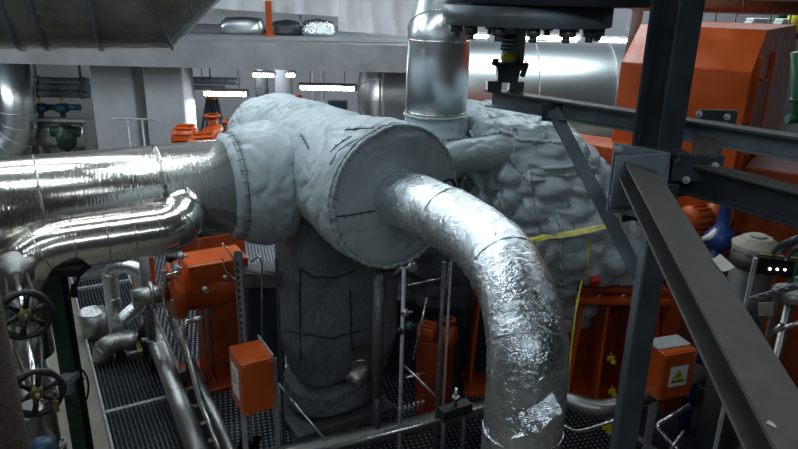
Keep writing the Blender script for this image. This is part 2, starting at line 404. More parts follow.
# ================================================================== SILVER VESSEL (background)
vc = at(520, 92, 16.4); VR = 1.32; vz = zat(540, 42, 16.4) - VR + .02
t = Thing('storage_vessel', 'large horizontal silver clad vessel with a domed end behind the machines', 'tank', (2.5, 16.4, vz - VR))
xl = at(383, 100, 16.4).x
mb = MB(); mb.lathe((xl, 16.4, vz), (1, 0, 0), [(0, VR), (.02, VR), (9.3, VR)], 64); t.part('shell', mb, M['clad_smooth'])
mb = MB(); mb.lathe((xl + .01, 16.4, vz), (-1, 0, 0), [(.62 * math.sin(a), VR * math.cos(a)) for a in [PI / 2 * k / 12 for k in range(12)]] + [(.62, .02)], 32); hd = t.part('domed_head', mb, M['clad_smooth'])
mb = MB()
for k in range(16):
    an = 2 * PI * k / 16; e1, e2 = V((0, 1, 0)), V((0, 0, 1))
    mb.tube([V((xl, 16.4, vz)) + V((-.62 * math.sin(a), 0, 0)) + (e1 * math.cos(an) + e2 * math.sin(an)) * VR * math.cos(a) * 1.003 for a in [PI / 2 * q / 8 for q in range(8)]], .012, 5)
t.part('seams', mb, M['galv'], hd)
for k in range(6):
    mb = MB(); mb.torus((xl + .05 + k * 1.75, 16.4, vz), (1, 0, 0), VR + .003, .012, 64, 6); t.part('seam_band', mb, M['galv'])
for x in (xl + 1.2, xl + 7.4):
    mb = MB(); mb.box((x, 16.4, (vz - VR * .7) / 2), (.35, 1.9, vz - VR * .7)); t.part('saddle', mb, M['concrete_col'])
# catwalk railings, pipe and stores at the upper right
t = Thing('guard_rail', 'grey guard railing on the upper level behind the orange hood', 'railing', at(745, 30, 12.4))
zr = zat(745, 31, 12.5)
xa, xb = at(660, 20, 12.5).x, at(850, 20, 12.5).x
mb = MB(); mb.box(((xa + xb) / 2, 13.4, zr - .06), (xb - xa, 2.0, .12)); t.part('walkway', mb, M['galv_dark'])
for px in (715, 735, 770, 790, 820):
    p = at(px, 20, 12.45); mb = MB(); mb.cyl((p.x, 12.45, zr), (p.x, 12.45, zat(745, 7, 12.45)), .02, n=10); t.part('post', mb, M['galv'])
for py in (8, 13):
    zz = zat(745, py, 12.45); mb = MB(); mb.cyl((xa, 12.45, zz), (xb, 12.45, zz), .022, n=10); t.part('rail', mb, M['galv'])
for k, (x0, x1, lab) in enumerate([(724, 738, 'flat white package on the walkway, leftmost of three'), (747, 765, 'stack of white packages on the walkway, middle of three'), (776, 792, 'stack of white packages on the walkway, rightmost of three')]):
    a, b = at(x0, 29, 12.9), at(x1, 29, 12.9); mb = MB()
    for q in range(2 if k == 0 else 4): mb.box(((a.x + b.x) / 2 + .02 * (q % 2), 12.9, zr + .03 + q * .055), (b.x - a.x, .3, .045))
    solo('white_package', lab, 'package', mb, M['white'], 'packages on the walkway', bevel=.008)
mb = MB(); p = at(783, 14, 13.6); mb.box((p.x, 13.6, zr + .3), (.3, .3, .6)); mb.box((p.x, 13.6, zr + .63), (.2, .2, .06)); solo('green_cabinet', 'green cabinet standing on the walkway behind the railing', 'cabinet', mb, M['green_mid'], bevel=.01)
mb = MB(); p = at(797, 20, 12.8); mb.lathe((p.x, 12.8, zr), UP, [(0, .12), (.02, .16), (.3, .16), (.34, .1), (.36, .03)], 20); solo('yellow_canister', 'yellow canister at the right end of the walkway', 'canister', mb, M['yellow'])
mb = MB(); a, b = at(640, 3, 11.5), at(840, 6, 11.5); b.z = a.z; mb.cyl(a, b, .12, n=24)
for f_ in (.2, .5, .8):
    mb.torus(a + (b - a) * f_, b - a, .125, .012, 24, 6)
solo('overhead_pipe', 'brown overhead pipe crossing above the orange hood', 'pipe', mb, mat('brown_pipe_paint', (.20, .07, .035), 0, .5, var=.2))
mb = MB(); mb.tube(fillet([at(600, 3, 10.5), at(640, 3, 10.5), at(639, 60, 10.5) + V((0, .5, 0))], .2, 6), .08, 20)
solo('cream_pipe', 'cream pipe bending down behind the steel post beside the hood', 'pipe', mb, mat('cream_paint', (.45, .42, .38), 0, .5, var=.1))

us0 = zt - .3
# ================================================================== BACKGROUND LEFT
grp = 'dark pipes under the upper floor'
for py, r, lab in [(78.5, .055, 'dark horizontal pipe under the concrete beam, highest of three'), (85.5, .09, 'dark horizontal pipe under the concrete beam, middle of three'), (92.5, .085, 'dark horizontal pipe under the concrete beam, lowest of three')]:
    a, b = at(-60, py - 1.5, 15.5), at(89, py, 15.5); b.z = a.z; mb = MB(); mb.cyl(a, b, r, n=24)
    t = Thing('overhead_pipe', lab, 'pipe', (a + b) / 2, grp); t.part('pipe', mb, M['steel_blue'])
    for f_ in (.35, .65, .95):
        mb = MB(); q = a + (b - a) * f_; mb.cyl(q, q + V((.05, 0, 0)), r + .025, n=24); t.part('clamp', mb, M['galv_dark'])
        mb = MB(); mb.cyl(q, V((q.x, q.y, us0)), .012, n=8); t.part('hanger', mb, M['galv_dark'])
# bright vertical pipe with lobster-back elbow far left
p0 = at(17, 96, 14.6)
path = fillet([V((p0.x, 14.6, p0.z + .8)), V((p0.x, 14.6, p0.z - 1.25)), V((p0.x - 2.2, 14.0, p0.z - 1.45))], .9, 5)
t = Thing('clad_pipe', 'silver clad pipe dropping from the ceiling at the far left and bending left', 'pipe', path[-1])
mb = MB(); mb.tube(path, .34, 32); t.part('cladding', mb, M['clad_smooth'])
for i in range(1, 7):
    mb = MB(); tt = (path[i + 1] - path[i - 1]); mb.torus(path[i], tt, .345, .012, 32, 6); t.part('seam_band', mb, M['galv'])
# horizontal vessel / pipe behind with motor valves
z1 = zat(60, 133, 15.2)
xa, xb = at(28, 133, 15.2).x, at(90, 133, 15.2).x
t = Thing('clad_pipe', 'short fat silver clad pipe lying beside the left concrete column', 'pipe', ((xa + xb) / 2, 15.2, z1 - .35))
mb = MB(); mb.cyl((xa, 15.2, z1), (xb, 15.2, z1), .36, n=40); t.part('cladding', mb, M['clad_smooth'])
for x in (xa + .3, xa + .75, xb - .3):
    mb = MB(); mb.torus((x, 15.2, z1), (1, 0, 0), .362, .012, 32, 6); t.part('seam_band', mb, M['galv'])
for x in (xa + .25, xb - .25):
    mb = MB(); mb.box((x, 15.2, (z1 - .2) / 2), (.2, .4, z1 - .2)); t.part('saddle', mb, M['galv_dark'])
t = Thing('motor_valve', 'dark green motor valve mounted in front of the short silver pipe', 'valve', at(66, 150, 14.6))
p = at(66, 136, 14.6)
mb = MB(); mb.lathe(p + V((0, 0, -.3)), UP, [(0, .12), (.1, .2), (.35, .22), (.45, .14), (.55, .14)], 20); t.part('body', mb, M['green'])
mb = MB(); mb.cyl(p + V((-.3, 0, .1)), p + V((.3, 0, .1)), .12); t.part('motor', mb, M['green'])
mb = MB(); mb.cyl(p + V((0, 0, -.3)), V((p.x, p.y, 0)), .06); t.part('stand', mb, M['galv_dark'])
for x, lab in ((40, 'teal motor actuator above the silver pipe, left of two'), (62, 'teal motor actuator above the silver pipe, right of two')):
    p = at(x, 107, 15.2); t = Thing('valve_actuator', lab, 'valve actuator', V((p.x, p.y, z1 + .36)), 'teal actuators over the silver pipe')
    mb = MB(); mb.cyl((p.x, p.y, z1 + .34), (p.x, p.y, p.z - .1), .06); t.part('yoke', mb, M['steel'])
    mb = MB(); mb.lathe(p + V((0, 0, -.12)), UP, [(0, .1), (.04, .17), (.16, .17), (.2, .1)], 20); t.part('gearbox', mb, M['blue_lt'])
    mb = MB(); mb.cyl(p + V((.12, 0, 0)), p + V((.42, 0, 0)), .07); t.part('motor', mb, M['blue_lt'])
    mb = MB(); mb.cyl(p + V((0, 0, .06)), p + V((0, 0, .22)), .03); t.part('stem_cover', mb, M['yellow'])
a, b = at(32, 119, 15.0), at(88, 120, 15.0); mb = MB(); mb.box(((a.x + b.x) / 2, 15.0, a.z), (b.x - a.x, .25, .06)); mb.box((a.x + .1, 15, a.z / 2), (.06, .06, a.z)); mb.box((b.x - .1, 15, a.z / 2), (.06, .06, a.z))
solo('cable_tray', 'pale cable tray below the teal actuators', 'tray', mb, M['galv'])
# dark pipework between and behind the columns
for (x0, y0, x1, y1, r, Y, lab) in [(180, 80, 240, 79, .09, 16.5, 'dark pipe just under the beam right of the columns, thicker one'), (180, 87, 225, 87, .06, 16.0, 'dark pipe right of the columns, thinner one'), (131, 74, 142, 74, .05, 15, 'dark pipe crossing high between the two columns')]:
    a, b = at(x0, y0, Y), at(x1, y1, Y); b.z = a.z; mb = MB(); mb.cyl(a - V((.3, 0, 0)), b, r); t = Thing('overhead_pipe', lab, 'pipe', (a + b) / 2, grp); t.part('pipe', mb, M['steel_blue']); mb = MB(); q = (a + b) / 2; mb.cyl(q, V((q.x, q.y, us0)), .012, n=8); t.part('hanger', mb, M['galv_dark'])
mb = MB(); a, b = at(128, 119, 12.6), at(142, 118, 12.6); b.z = a.z; mb.cyl(a - V((.3, 0, 0)), b + V((.3, 0, 0)), .02); mb.cyl(V((a.x, a.y, 0)), a, .02); mb.cyl(V((b.x, b.y, 0)), b, .02); mb.cyl(V((a.x, a.y, .5)), V((b.x, b.y, .5)), .02)
solo('guard_rail', 'thin grey railing between the two concrete columns', 'railing', mb, M['galv'])
# A frame
t = Thing('stepladder', 'dark folding ladder standing under the low bright light', 'ladder', fl(215, 160, .0))
top = at(212, 98, 15.5)
for s, nm in ((-.55, 0), (.45, 1)):
    for d in (-.25, .25):
        mb = MB(); mb.cyl(V((top.x + s, 15.5 + d, 0)), V((top.x + s * .05, 15.5 + d * .6, top.z)), .07, n=8); t.part('rail', mb, M['steel'])
for k in range(7):
    f_ = (k + .5) / 7.5; mb = MB(); x = top.x - .55 * (1 - f_) - .03; d = .25 * (1 - f_ * .4); mb.box((x, 15.5, top.z * f_), (.08, 2 * d, .03)); t.part('rung', mb, M['steel'])
mb = MB(); mb.box(top + V((0, 0, .0)), (.2, .4, .05)); t.part('top_step', mb, M['orange'])

# orange pump on the far left of the drum
def pump(px, py, Y, sc, label, mname='orange', axis=V((1, 0, 0))):
    c = at(px, py, Y); t = Thing('orange_pump', label, 'pump', V((c.x, c.y, 0)))
    y = UP.cross(axis)
    mb = MB(); mb.lathe(c - axis * .5 * sc, axis, [(0, .1 * sc), (.02 * sc, .2 * sc), (.1 * sc, .25 * sc), (.45 * sc, .25 * sc), (.5 * sc, .2 * sc), (.52 * sc, .12 * sc)], 24)
    for k in range(14):
        a = 2 * PI * k / 14; d = y * math.cos(a) + UP * math.sin(a); mb.obb(c - axis * .22 * sc + d * .26 * sc, axis * .17 * sc, d * .03 * sc, d.cross(axis) * .006)
    t.part('motor', mb, M[mname])
    mb = MB(); mb.lathe(c + axis * .1 * sc, axis, [(0, .12 * sc), (.05 * sc, .22 * sc), (.3 * sc, .3 * sc), (.4 * sc, .3 * sc), (.45 * sc, .18 * sc)], 24); mb.cyl(c + axis * .35 * sc, c + axis * .35 * sc + V((0, 0, .5 * sc)), .1 * sc); t.part('volute', mb, M[mname])
    mb = MB(); mb.cyl(c + axis * .35 * sc + V((0, 0, .45 * sc)), c + axis * .35 * sc + V((0, 0, .5 * sc)), .17 * sc); t.part('flange', mb, M[mname])
    mb = MB(); mb.box((c.x, c.y, (c.z - .2 * sc) / 2), (.9 * sc, .5 * sc, c.z - .2 * sc), ax=axis); t.part('pedestal', mb, M['orange_dark'], bevel=.01)
    return t
pump(197, 138, 11.0, .8, 'orange pump with ribbed motor beside the right concrete column')
pump(214, 146, 10.4, .8, 'orange pump in front of the other one, next to the quilted drum end', axis=V((.9, .4, 0)).normalized())

# distant things seen between beam and drum
mb = MB(); a = at(338, 112, 18.0); mb.box((a.x, 18, a.z - .3), (.5, .3, 1.2)); mb.box((a.x, 17.84, a.z - .05), (.42, .02, .5)); mb.box((a.x, 18, (a.z - .9) / 2), (.3, .2, a.z - .9))
solo('control_cabinet', 'blue grey control cabinet under the long light left of the vessel', 'cabinet', mb, M['blue_lt'], bevel=.01)
for x0, x1, lab in ((313, 316, 'white conduit drop behind the drum, left of two'), (322, 327, 'white conduit drop behind the drum, right of two')):
    a, b = at(x0, 84, 17.0), at(x1, 122, 17.0); mb = MB(); mb.cyl(a, V((b.x, 17, 0)), .05); mb.cyl(V((a.x, 17, a.z)), V((a.x, 17, us)), .05); solo('conduit', lab, 'conduit', mb, M['white'], 'white conduits behind the drum')
for x, r, m, lab in ((262, .18, 'galv_dark', 'grey vertical pipe behind the drum, left of two'), (284, .24, 'concrete_col', 'thick grey vertical pipe behind the drum, right of two')):
    p = at(x, 90, 18.5); mb = MB(); mb.cyl(V((p.x, 18.5, 0)), V((p.x, 18.5, us)), r, n=24); solo('vertical_pipe', lab, 'pipe', mb, M[m], 'grey risers behind the drum')
mb = MB(); p = at(297, 100, 17.4); mb.lathe(V((p.x, 17.4, p.z - .1)), UP, [(0, .1), (.04, .14), (.2, .14), (.25, .07)], 20); mb.cyl(V((p.x, 17.4, 0)), V((p.x, 17.4, p.z - .1)), .04); solo('hydrant', 'small orange post valve by the thick riser', 'valve', mb, M['orange'])
# bent brown tube rail near the vessel
mb = MB(); mb.tube(fillet([at(363, 128, 14.5), at(364, 117, 14.5), at(384, 120, 14.5), at(384, 130, 14.5)], .08, 5), .03, 10); mb.tube([at(365, 122, 14.5), at(381, 124, 14.5)], .02, 8)
a_ = at(363, 128, 14.5); mb.cyl(a_, V((a_.x, a_.y, 0)), .03, n=10); a_ = at(384, 130, 14.5); mb.cyl(a_, V((a_.x, a_.y, 0)), .03, n=10)
solo('handrail', 'thin brown bent handrail in front of the domed vessel end', 'railing', mb, mat('rail_brown', (.10, .06, .05), 0, .5))

# ================================================================== DUCT upper left
DR = .40
DU = V((math.cos(math.radians(20)), math.sin(math.radians(20)), 0)); DF = V((-.975, 2.68, 0)); zc_ = 4.6 + .185
def DP(s_): return DF + DU * s_ + UP * zc_
p_c = DP(.0); DY = p_c.y
pts = [DP(-3.2), DP(-.09), DP(.30) + UP * .36, DP(.40) + UP * 1.2, DP(.40) + UP * (8.95 - zc_)]
path = fillet(pts, .04, 3)
t = Thing('ventilation_duct', 'large dusty grey round duct crossing the upper left corner', 'duct', V((p_c.x, DY, zc_ - DR)))
rows = []; din = (pts[1] - pts[0]).normalized(); e1, e2 = perp(din); ring0 = [e1 * math.cos(2 * PI * k / 64) * DR + e2 * math.sin(2 * PI * k / 64) * DR for k in range(64)]
cur = [pts[0] + q for q in ring0]; rows.append(cur)
for i in range(1, len(pts)):
    d0 = (pts[i] - pts[i - 1]).normalized(); d1 = (pts[i + 1] - pts[i]).normalized() if i < len(pts) - 1 else d0; nn = (d0 + d1).normalized()
    cur = [q + d0 * ((pts[i] - q).dot(nn) / d0.dot(nn)) for q in cur]; rows.append(cur)
    RNG = cur if i == 1 else RNG; 
mb = MB()
for ra_, rb_ in zip(rows[:-1], rows[1:]): mb.grid([ra_, rb_], True)
t.part('duct_body', mb, M['duct'])
for s_ in (-.72, -.45, -.365, -.185):
    mb = MB(); mb.cyl(DP(s_ - .009), DP(s_ + .009), DR + .010, n=60); t.part('band', mb, M['steel_blue'])
for i in (1, 2):
    a = pts[i]; din = (pts[i] - pts[i - 1]).normalized(); d = (din + (pts[i + 1] - pts[i]).normalized()).normalized(); e1, e2 = perp(din)
    if i == 2: continue
    mb = MB(); rp0 = [e1 * math.cos(2 * PI * k / 60) * (DR + .003) + e2 * math.sin(2 * PI * k / 60) * (DR + .003) for k in range(61)]; mb.tube([a + q - din * (q.dot(d) / din.dot(d)) for q in rp0], .007, 8); t.part('mitre_seam', mb, M['steel_blue'])

# ================================================================== LEFT MAIN PIPE
DRC = V((-.77, 6.77, 0))                      # crossing of the two axes on plan
ZM = 2.88
F0 = at(397, 198, 5.62); ZM = F0.z
pipe_r = .46
ND = V((.56, -.83, 0)).normalized()
Pj = F0 - ND * 1.36 
Pp = Pj - V((0, 0, .11))
def PU(s): return Pp + U * s
t = Thing('clad_pipe', 'large horizontal silver clad steam pipe running left from the quilted sleeve', 'pipe', PU(-2.4) - V((0, 0, pipe_r)))
mb = MB(); mb.lathe(PU(-6), U, [(0, pipe_r), (5.03, pipe_r)], 72); t.part('cladding', mb, M['clad'])
for s in (-1.68, -2.65, -3.7):
    mb = MB(); mb.lathe(PU(s), U, [(0, pipe_r), (.001, pipe_r + .007), (.02, pipe_r + .007), (.021, pipe_r)], 72); t.part('seam_band', mb, M['stainless'])
# small pipe in front/below, with elbow into the large one and elbow down at the left
sr = .215
off = N * .52 + V((0, 0, -.175))
a = PU(-1.74) + off; b = PU(-2.90) + off
pth = fillet([PU(-1.50) + off * .45 + V((0, 0, .12)), a + U * .12, b, b - U * .03 + V((0, 0, -.90))], [.28, .44], 7)
t = Thing('clad_pipe', 'smaller silver clad pipe in front of the large one, elbowed at both ends', 'pipe', b - V((0, 0, 1.0)))
mb = MB(); mb.tube(pth, sr, 48); t.part('cladding', mb, M['clad'], label='horizontal run and elbows')
for i in (1, 4, 8, 9, 11, 13, 16):
    if i < len(pth) - 1:
        mb = MB(); mb.torus(pth[i], pth[i + 1] - pth[i - 1], sr + .002, .006, 48, 6); t.part('seam_band', mb, M['stainless'])
for f_ in (.3, .62):
    q = pth[8] + (pth[9] - pth[8]) * f_; mb = MB(); mb.torus(q, U, sr + .002, .006, 48, 6); t.part('seam_band', mb, M['stainless'])
SMALL_DOWN = pth[-1]

# ================================================================== QUILTED SLEEVE + DRUM
def quilted_lathe(p, axis, prof, n=180, a=1.0, off=0.0, s=1.0, rib=0.0):
    """prof densified, then puffed and creased"""
    dense = []
    for (t0, r0), (t1, r1) in zip(prof[:-1], prof[1:]):
        k = max(1, int(math.hypot(t1 - t0, r1 - r0) / .018))
        for q in range(k): dense.append((t0 + (t1 - t0) * q / k, r0 + (r1 - r0) * q / k))
    dense.append(prof[-1])
    mb = MB(); mb.lathe(p, axis, dense, n, caps=False)
    # orientation check: displacement is outward
    c = V(p) + V(axis).normalized() * (prof[len(prof) // 2][0])
    mb.disp(lambda q: 0.0)
    f = mb.f[len(mb.f) // 2]; A, B, C_ = mb.v[f[0]], mb.v[f[1]], mb.v[f[2]]
    sgn = 1 if (B - A).cross(C_ - A).dot(A - c) > 0 else -1
    g = blanket_disp(a, s, off); A_ = V(axis).normalized(); P_ = V(p)
    mb.disp(lambda q: sgn * (g(q) + rib * .5 * (math.sin(2 * PI * ((q - P_).dot(A_) + .05 * noise.noise(q * 3)) / .15)) * max(0.0, min(1.0, -(q - P_).dot(A_) * 1.4 + .7)) + pillow(q + V((off, 0, 0)), 2.4, .012 * a)))
    if sgn < 0: mb.f = [f_[::-1] for f_ in mb.f]
    return mb
sl = Thing('insulation_sleeve', 'puffy grey quilted insulation sleeve joining the large silver pipe to the drum', 'insulation jacket', PU(-.7) - V((0, 0, .6)))
prof = [(-1.06, .40), (-1.07, .475), (-1.03, .515), (-.99, .50), (-.975, .485), (-.95, .535), (-.88, .58), (-.74, .61), (-.60, .615), (-.49, .58), (-.42, .47), (.0, .3)]
smb = quilted_lathe(PU(0), U, prof, 180, .85, 2.0)
sl.part('jacket', smb, M['blanket'])
def ring_pts(c, axis, R, n=120):
    a = V(axis).normalized(); e1, e2 = perp(a); return [c + (e1 * math.cos(2 * PI * k / n) + e2 * math.sin(2 * PI * k / n)) * R for k in range(n + 1)]
mb = MB(); seam_rope(mb, ring_pts(PU(-.975), U, .50), .016); seam_rope(mb, ring_pts(PU(-1.055), U, .455), .018); sl.part('seam', mb, M['blanket'])
mb = MB(); rp_ = ring_pts(PU(-.975), U, .515); stitches(mb, rp_, lambda p: ((p - PU(-.975)) - U * (p - PU(-.975)).dot(U)).normalized(), .045, .11); sl.part('lacing', mb, M['stitch'])
mb = MB()
rp_ = ring_pts(PU(-.53), U, .585)

# drum
def DN(s): return Pj + ND * s               # along drum axis, + toward the viewer
fr = (F0 - Pj).dot(ND)
R = .60
dr = Thing('insulated_drum', 'big grey quilted insulated drum with a round laced end cap', 'insulation jacket', Pj - V((0, 0, .65)))
prof = [(-1.62, .02), (-1.62, .30), (-1.57, .45), (-1.45, .535), (-1.2, .565), (-.6, .58), (0, .595), (.45, .60), (fr - .35, .655), (fr - .12, .655), (fr - .05, .635), (fr - .035, .61)]
dmb = quilted_lathe(Pj, ND, prof, 200, .9, 0.0, 1.0, .028)
dr.part('jacket', dmb, M['blanket'])
capc = DN(fr)
prof = [(fr - .05, .61), (fr - .03, .645), (fr - .005, .645), (fr + .01, .61), (fr + .03, .56), (fr + .05, .40), (fr + .055, .3), (fr + .05, .245), (fr + .0, .22)]
cmb = quilted_lathe(Pj, ND, prof, 200, .55, 5.0)
cap = dr.part('end_cap', cmb, M['blanket'])
mb = MB(); rim = ring_pts(DN(fr - .0), ND, .638, 200); seam_rope(mb, rim, .021, period=.09); seam_rope(mb, ring_pts(DN(fr - .05), ND, .648, 200), .019, period=.1)
dr.part('seam', mb, M['blanket'], cap)
mb = MB(); stitches(mb, rim, lambda p: ((p - capc).normalized() + ND).normalized(), .034, .085, .0035)
stitches(mb, ring_pts(DN(fr - .2), ND, .66, 200)[60:140], lambda p: (p - DN(fr - .2)).normalized(), .03, .17, .003)
bvc = cmb.bvh(); ln = on(bvc, [(326, 217), (345, 216), (362, 213), (384, 209)], .004)
if len(ln) > 3: stitches(mb, ln, lambda p: ND, .02, .08, .003)
dr.part('lacing', mb, M['stitch'], cap)
if len(ln) > 3:
    mb = MB(); mb.tube(resample(ln, .02), .006, 6); dr.part('joint', mb, M['stitch'], cap)
# tie strings along the drum top
bvd = dmb.bvh(); mb = MB()
for seg in ([(246, 140), (262, 138), (270, 141), (283, 141)], [(300, 134), (305, 142), (309, 150)], [(345, 130), (370, 128), (395, 131), (420, 133)], [(330, 152), (340, 143), (352, 136)], [(385, 136), (400, 141), (420, 140)], [(355, 148), (372, 140)]):
    q = on(bvd, seg, .004)
    if len(q) > 4: mb.tube(resample(q, .02), .004, 6); stitches(mb, q, lambda p: UP, .025, .07, .003)
dr.part('tie_string', mb, M['stitch'])
mb = MB(); 
q = on(bvd, [(233, 118), (240, 128), (246, 137), (244, 146)], .0)
if len(q) > 4: seam_rope(mb, q, .014)
if mb.v: dr.part('back_seam', mb, M['blanket']); mb = MB()
q = on(bvd, [(330, 165), (337, 152), (352, 141), (375, 134), (398, 133), (425, 137)], .0)
if len(q) > 4: seam_rope(mb, q, .013)
if mb.v: dr.part('back_seam', mb, M['blanket'])
# ring handle near the foil pipe
mb = MB(); mb.torus(at(449, 189, 5.6), ND + V((.3, 0, .2)), .085, .013, 28, 8); mb.cyl(at(449, 189, 5.6), at(441, 186, 5.85), .02, n=10)
solo('black_cable_loop', 'loop of black cable beside the foil wrapped pipe outlet', 'cable', mb, M['black'])

# ------- quilted body under the drum
def loft(sections, n=140):
    """sections: (center, half u, half v, exponent)"""
    rows = []
    for c, hu, hv, ex, au, av in sections:
        rows.append([V(c) + au * math.copysign(abs(math.cos(a)) ** ex, math.cos(a)) * hu + av * math.copysign(abs(math.sin(a)) ** ex, math.sin(a)) * hv for a in [2 * PI * k / n for k in range(n)]])
    return rows
def interp_sections(ss, k=10):
    out = []
    for a, b in zip(ss[:-1], ss[1:]):
        for q in range(k):
            t = q / k; out.append((V(a[0]) * (1 - t) + V(b[0]) * t, a[1] + (b[1] - a[1]) * t, a[2] + (b[2] - a[2]) * t, a[3] + (b[3] - a[3]) * t, a[4], a[5]))
    out.append(ss[-1]); return out
bc = Pj.copy()
def sec(z, hu, hv, ex=.5, du=0, dv=0): return (V((bc.x, bc.y, z)) + U * du + N * dv, hu, hv, ex, U, N)
ss = [sec(.10, .10, .10, .8), sec(.10, .42, .38, .8), sec(.2, .52, .48, .8), sec(.42, .5, .46, .8), sec(.5, .40, .38, .7), sec(.56, .52, .44, .35, .1), sec(.95, .60, .47, .3, .12), sec(1.5, .60, .48, .28, .12), sec(2.0, .58, .48, .3, .10), sec(2.45, .5, .45, .4, .05), sec(2.75, .35, .35, .6)]
bmb = MB(); bmb.grid(loft(interp_sections(ss, 9)), True, False)
f = bmb.f[len(bmb.f) // 2]; A, B, C_ = [bmb.v[i] for i in f[:3]]; sg = 1 if (B - A).cross(C_ - A).dot(A - V((bc.x, bc.y, A.z))) > 0 else -1
g = blanket_disp(.9, 1.1, 11); bmb.disp(lambda p: sg * g(p))
if sg < 0: bmb.f = [q[::-1] for q in bmb.f]
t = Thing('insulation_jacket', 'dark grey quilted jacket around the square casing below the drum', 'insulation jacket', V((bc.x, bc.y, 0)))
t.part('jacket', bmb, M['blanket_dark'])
bvb = bmb.bvh()
mb = MB()
for seg in ([(301, 268), (300, 300), (301, 360)], [(301, 268), (312, 277), (335, 278), (356, 270)], [(284, 330), (300, 333), (330, 338), (362, 330)], [(350, 290), (352, 350)]):
    q = on(bvb, seg, .002)
    if len(q) > 4: seam_rope(mb, q, .012)
if mb.v: t.part('seam', mb, M['stitch'])
mb = MB(); mb.box((bc.x, bc.y, .06), (1.2, 1.1, .12), ax=U); t.part('base_plate', mb, M['galv_dark'], bevel=.01)

# ================================================================== FOIL PIPE
A0 = DN(fr - .06); FR = .242
corner = DN(fr + 1.80)
pts = [A0, DN(fr + .95), corner + N * .02, corner + V((.02, -.02, -1.0)), corner + V((.02, -.02, -3.4))]
f_end = at(527, 374, 3.5)
ctrl = [A0, at(421, 206, 5.2), at(457, 224, 4.74), at(489, 248, 4.3), at(511, 279, 3.95), at(524, 322, 3.68), f_end, V((f_end.x, f_end.y - .02, 1.5)), V((f_end.x, f_end.y - .02, .3))]
path = resample(catmull(ctrl, 14), .018)
m_ = len(path); mb = MB()
# rows
mb.tube(path, FR, 120)
def foil_d(p):
    w = V((noise.noise(p * 5), noise.noise(p * 5 + V((3, 1, 7))), noise.noise(p * 5 + V((8, 2, 4))))) * .06
    return .006 * noise.noise((p + w) * 5) + .0022 * (1 - 2.5 * abs(noise.noise((p + w) * 11))) + .0016 * (1 - 2.5 * abs(noise.noise((p + w * 2) * 24)))
f = mb.f[500]; A, B, C_ = [mb.v[i] for i in f[:3]]; ctr = path[min(m_ - 1, 500 // 120)]
sg = 1 if (B - A).cross(C_ - A).dot(A - ctr) > 0 else -1
mb.disp(lambda p: sg * foil_d(p))
t = Thing('foil_wrapped_pipe', 'shiny foil wrapped pipe curving from the drum end cap down to the floor', 'pipe', V((path[-1].x, path[-1].y, 0)))
fo = t.part('foil_wrap', mb, M['foil'])
bvf = mb.bvh()
for fr_ in (.2, .38, .5, .62, .72):
    i = int(fr_ * m_); mb = MB(); tt = (path[i + 2] - path[i - 2]); mb.torus(path[i], tt, FR + .002, .006, 64, 8, .3, 9)
    mb.disp(lambda p: .004 * noise.noise(p * 18)); t.part('foil_joint', mb, M['foil'])
# peeled flap of foil
fp = on(bvf, [(505, 418), (520, 412), (538, 404), (552, 392)], .012, n=6)
if len(fp) > 5:
    rows = [[p + V((0, 0, -.02 * j)) + V((.02 * j * noise.noise(p * 6 + V((0, 0, j))), -.012 * j, 0)) + V((.01, -.01, 0)) * j for p in fp] for j in range(5)]
    mb = MB(); mb.grid(rows); mb.disp(lambda p: .008 * noise.noise(p * 25)); t.part('loose_flap', mb, M['foil'])
mb = MB(); p = V((path[-1].x, path[-1].y, 0)); mb.cyl(p + V((0, 0, .18)), p + V((0, 0, .33)), FR + .02, n=40); mb.cyl(p + V((0, 0, 0)), p + V((0, 0, .18)), .12, n=24); mb.cyl(p, p + V((0, 0, .03)), .22, n=24); t.part('foot', mb, M['galv_dark'])
# collar on the cap
mb = MB(); mb.torus(DN(fr + .055), ND, .243, .022, 60, 10, .2, 22); dr.part('outlet_collar', mb, M['blanket'], cap)

# ================================================================== VERTICAL SILVER PIPE into turbine
VY = 7.35
vp = at(436, 112, VY); vr = .335
zj = zat(436, 36, VY)
t = Thing('clad_pipe', 'vertical silver clad pipe rising from the quilted collar between drum and turbine', 'pipe', V((vp.x, VY, vp.z)))
top = V((vp.x, VY, zj))
pth = fillet([V((vp.x, VY, vp.z - .02)), top, top + V((.10, .45, .40)), top + V((.45, 1.6, .75)), top + V((.6, 3.2, .8))], [.02, .3, .4], 4)
mb = MB(); mb.tube(pth, vr, 64); t.part('cladding', mb, M['clad_smooth'])
for z in (vp.z + .0, zj - .05):
    mb = MB(); mb.lathe((vp.x, VY, z), UP, [(0, vr), (.001, vr + .006), (.02, vr + .006), (.021, vr)], 64); t.part('seam_band', mb, M['stainless'])
for i in (5, 8, 11, 13):
    if i < len(pth) - 1:
        mb = MB(); mb.torus(pth[i], pth[i + 1] - pth[i - 1], vr + .004, .008, 48, 6); t.part('seam_band', mb, M['stainless'])
mb = MB(); mb.cyl(V((vp.x - vr * .95, VY - vr * .33, vp.z + .02)), V((vp.x - vr * .95, VY - vr * .33, zj - .05)), .008, n=6); t.part('lap_joint', mb, M['stainless'])
# collar
cb = quilted_lathe((vp.x, VY, vp.z), (0, 0, -1), [(-.02, .31), (0, .335), (.06, .345), (.2, .36), (.33, .37), (.45, .36), (.7, .34)], 120, .6, 4.0)
t = Thing('insulation_sleeve', 'grey quilted collar around the foot of the vertical silver pipe', 'insulation jacket', V((vp.x, VY, vp.z - .7)))
t.part('jacket', cb, M['blanket'])
mb = MB(); seam_rope(mb, ring_pts(V((vp.x, VY, vp.z - .02)), UP, .345), .016); t.part('seam', mb, M['blanket'])

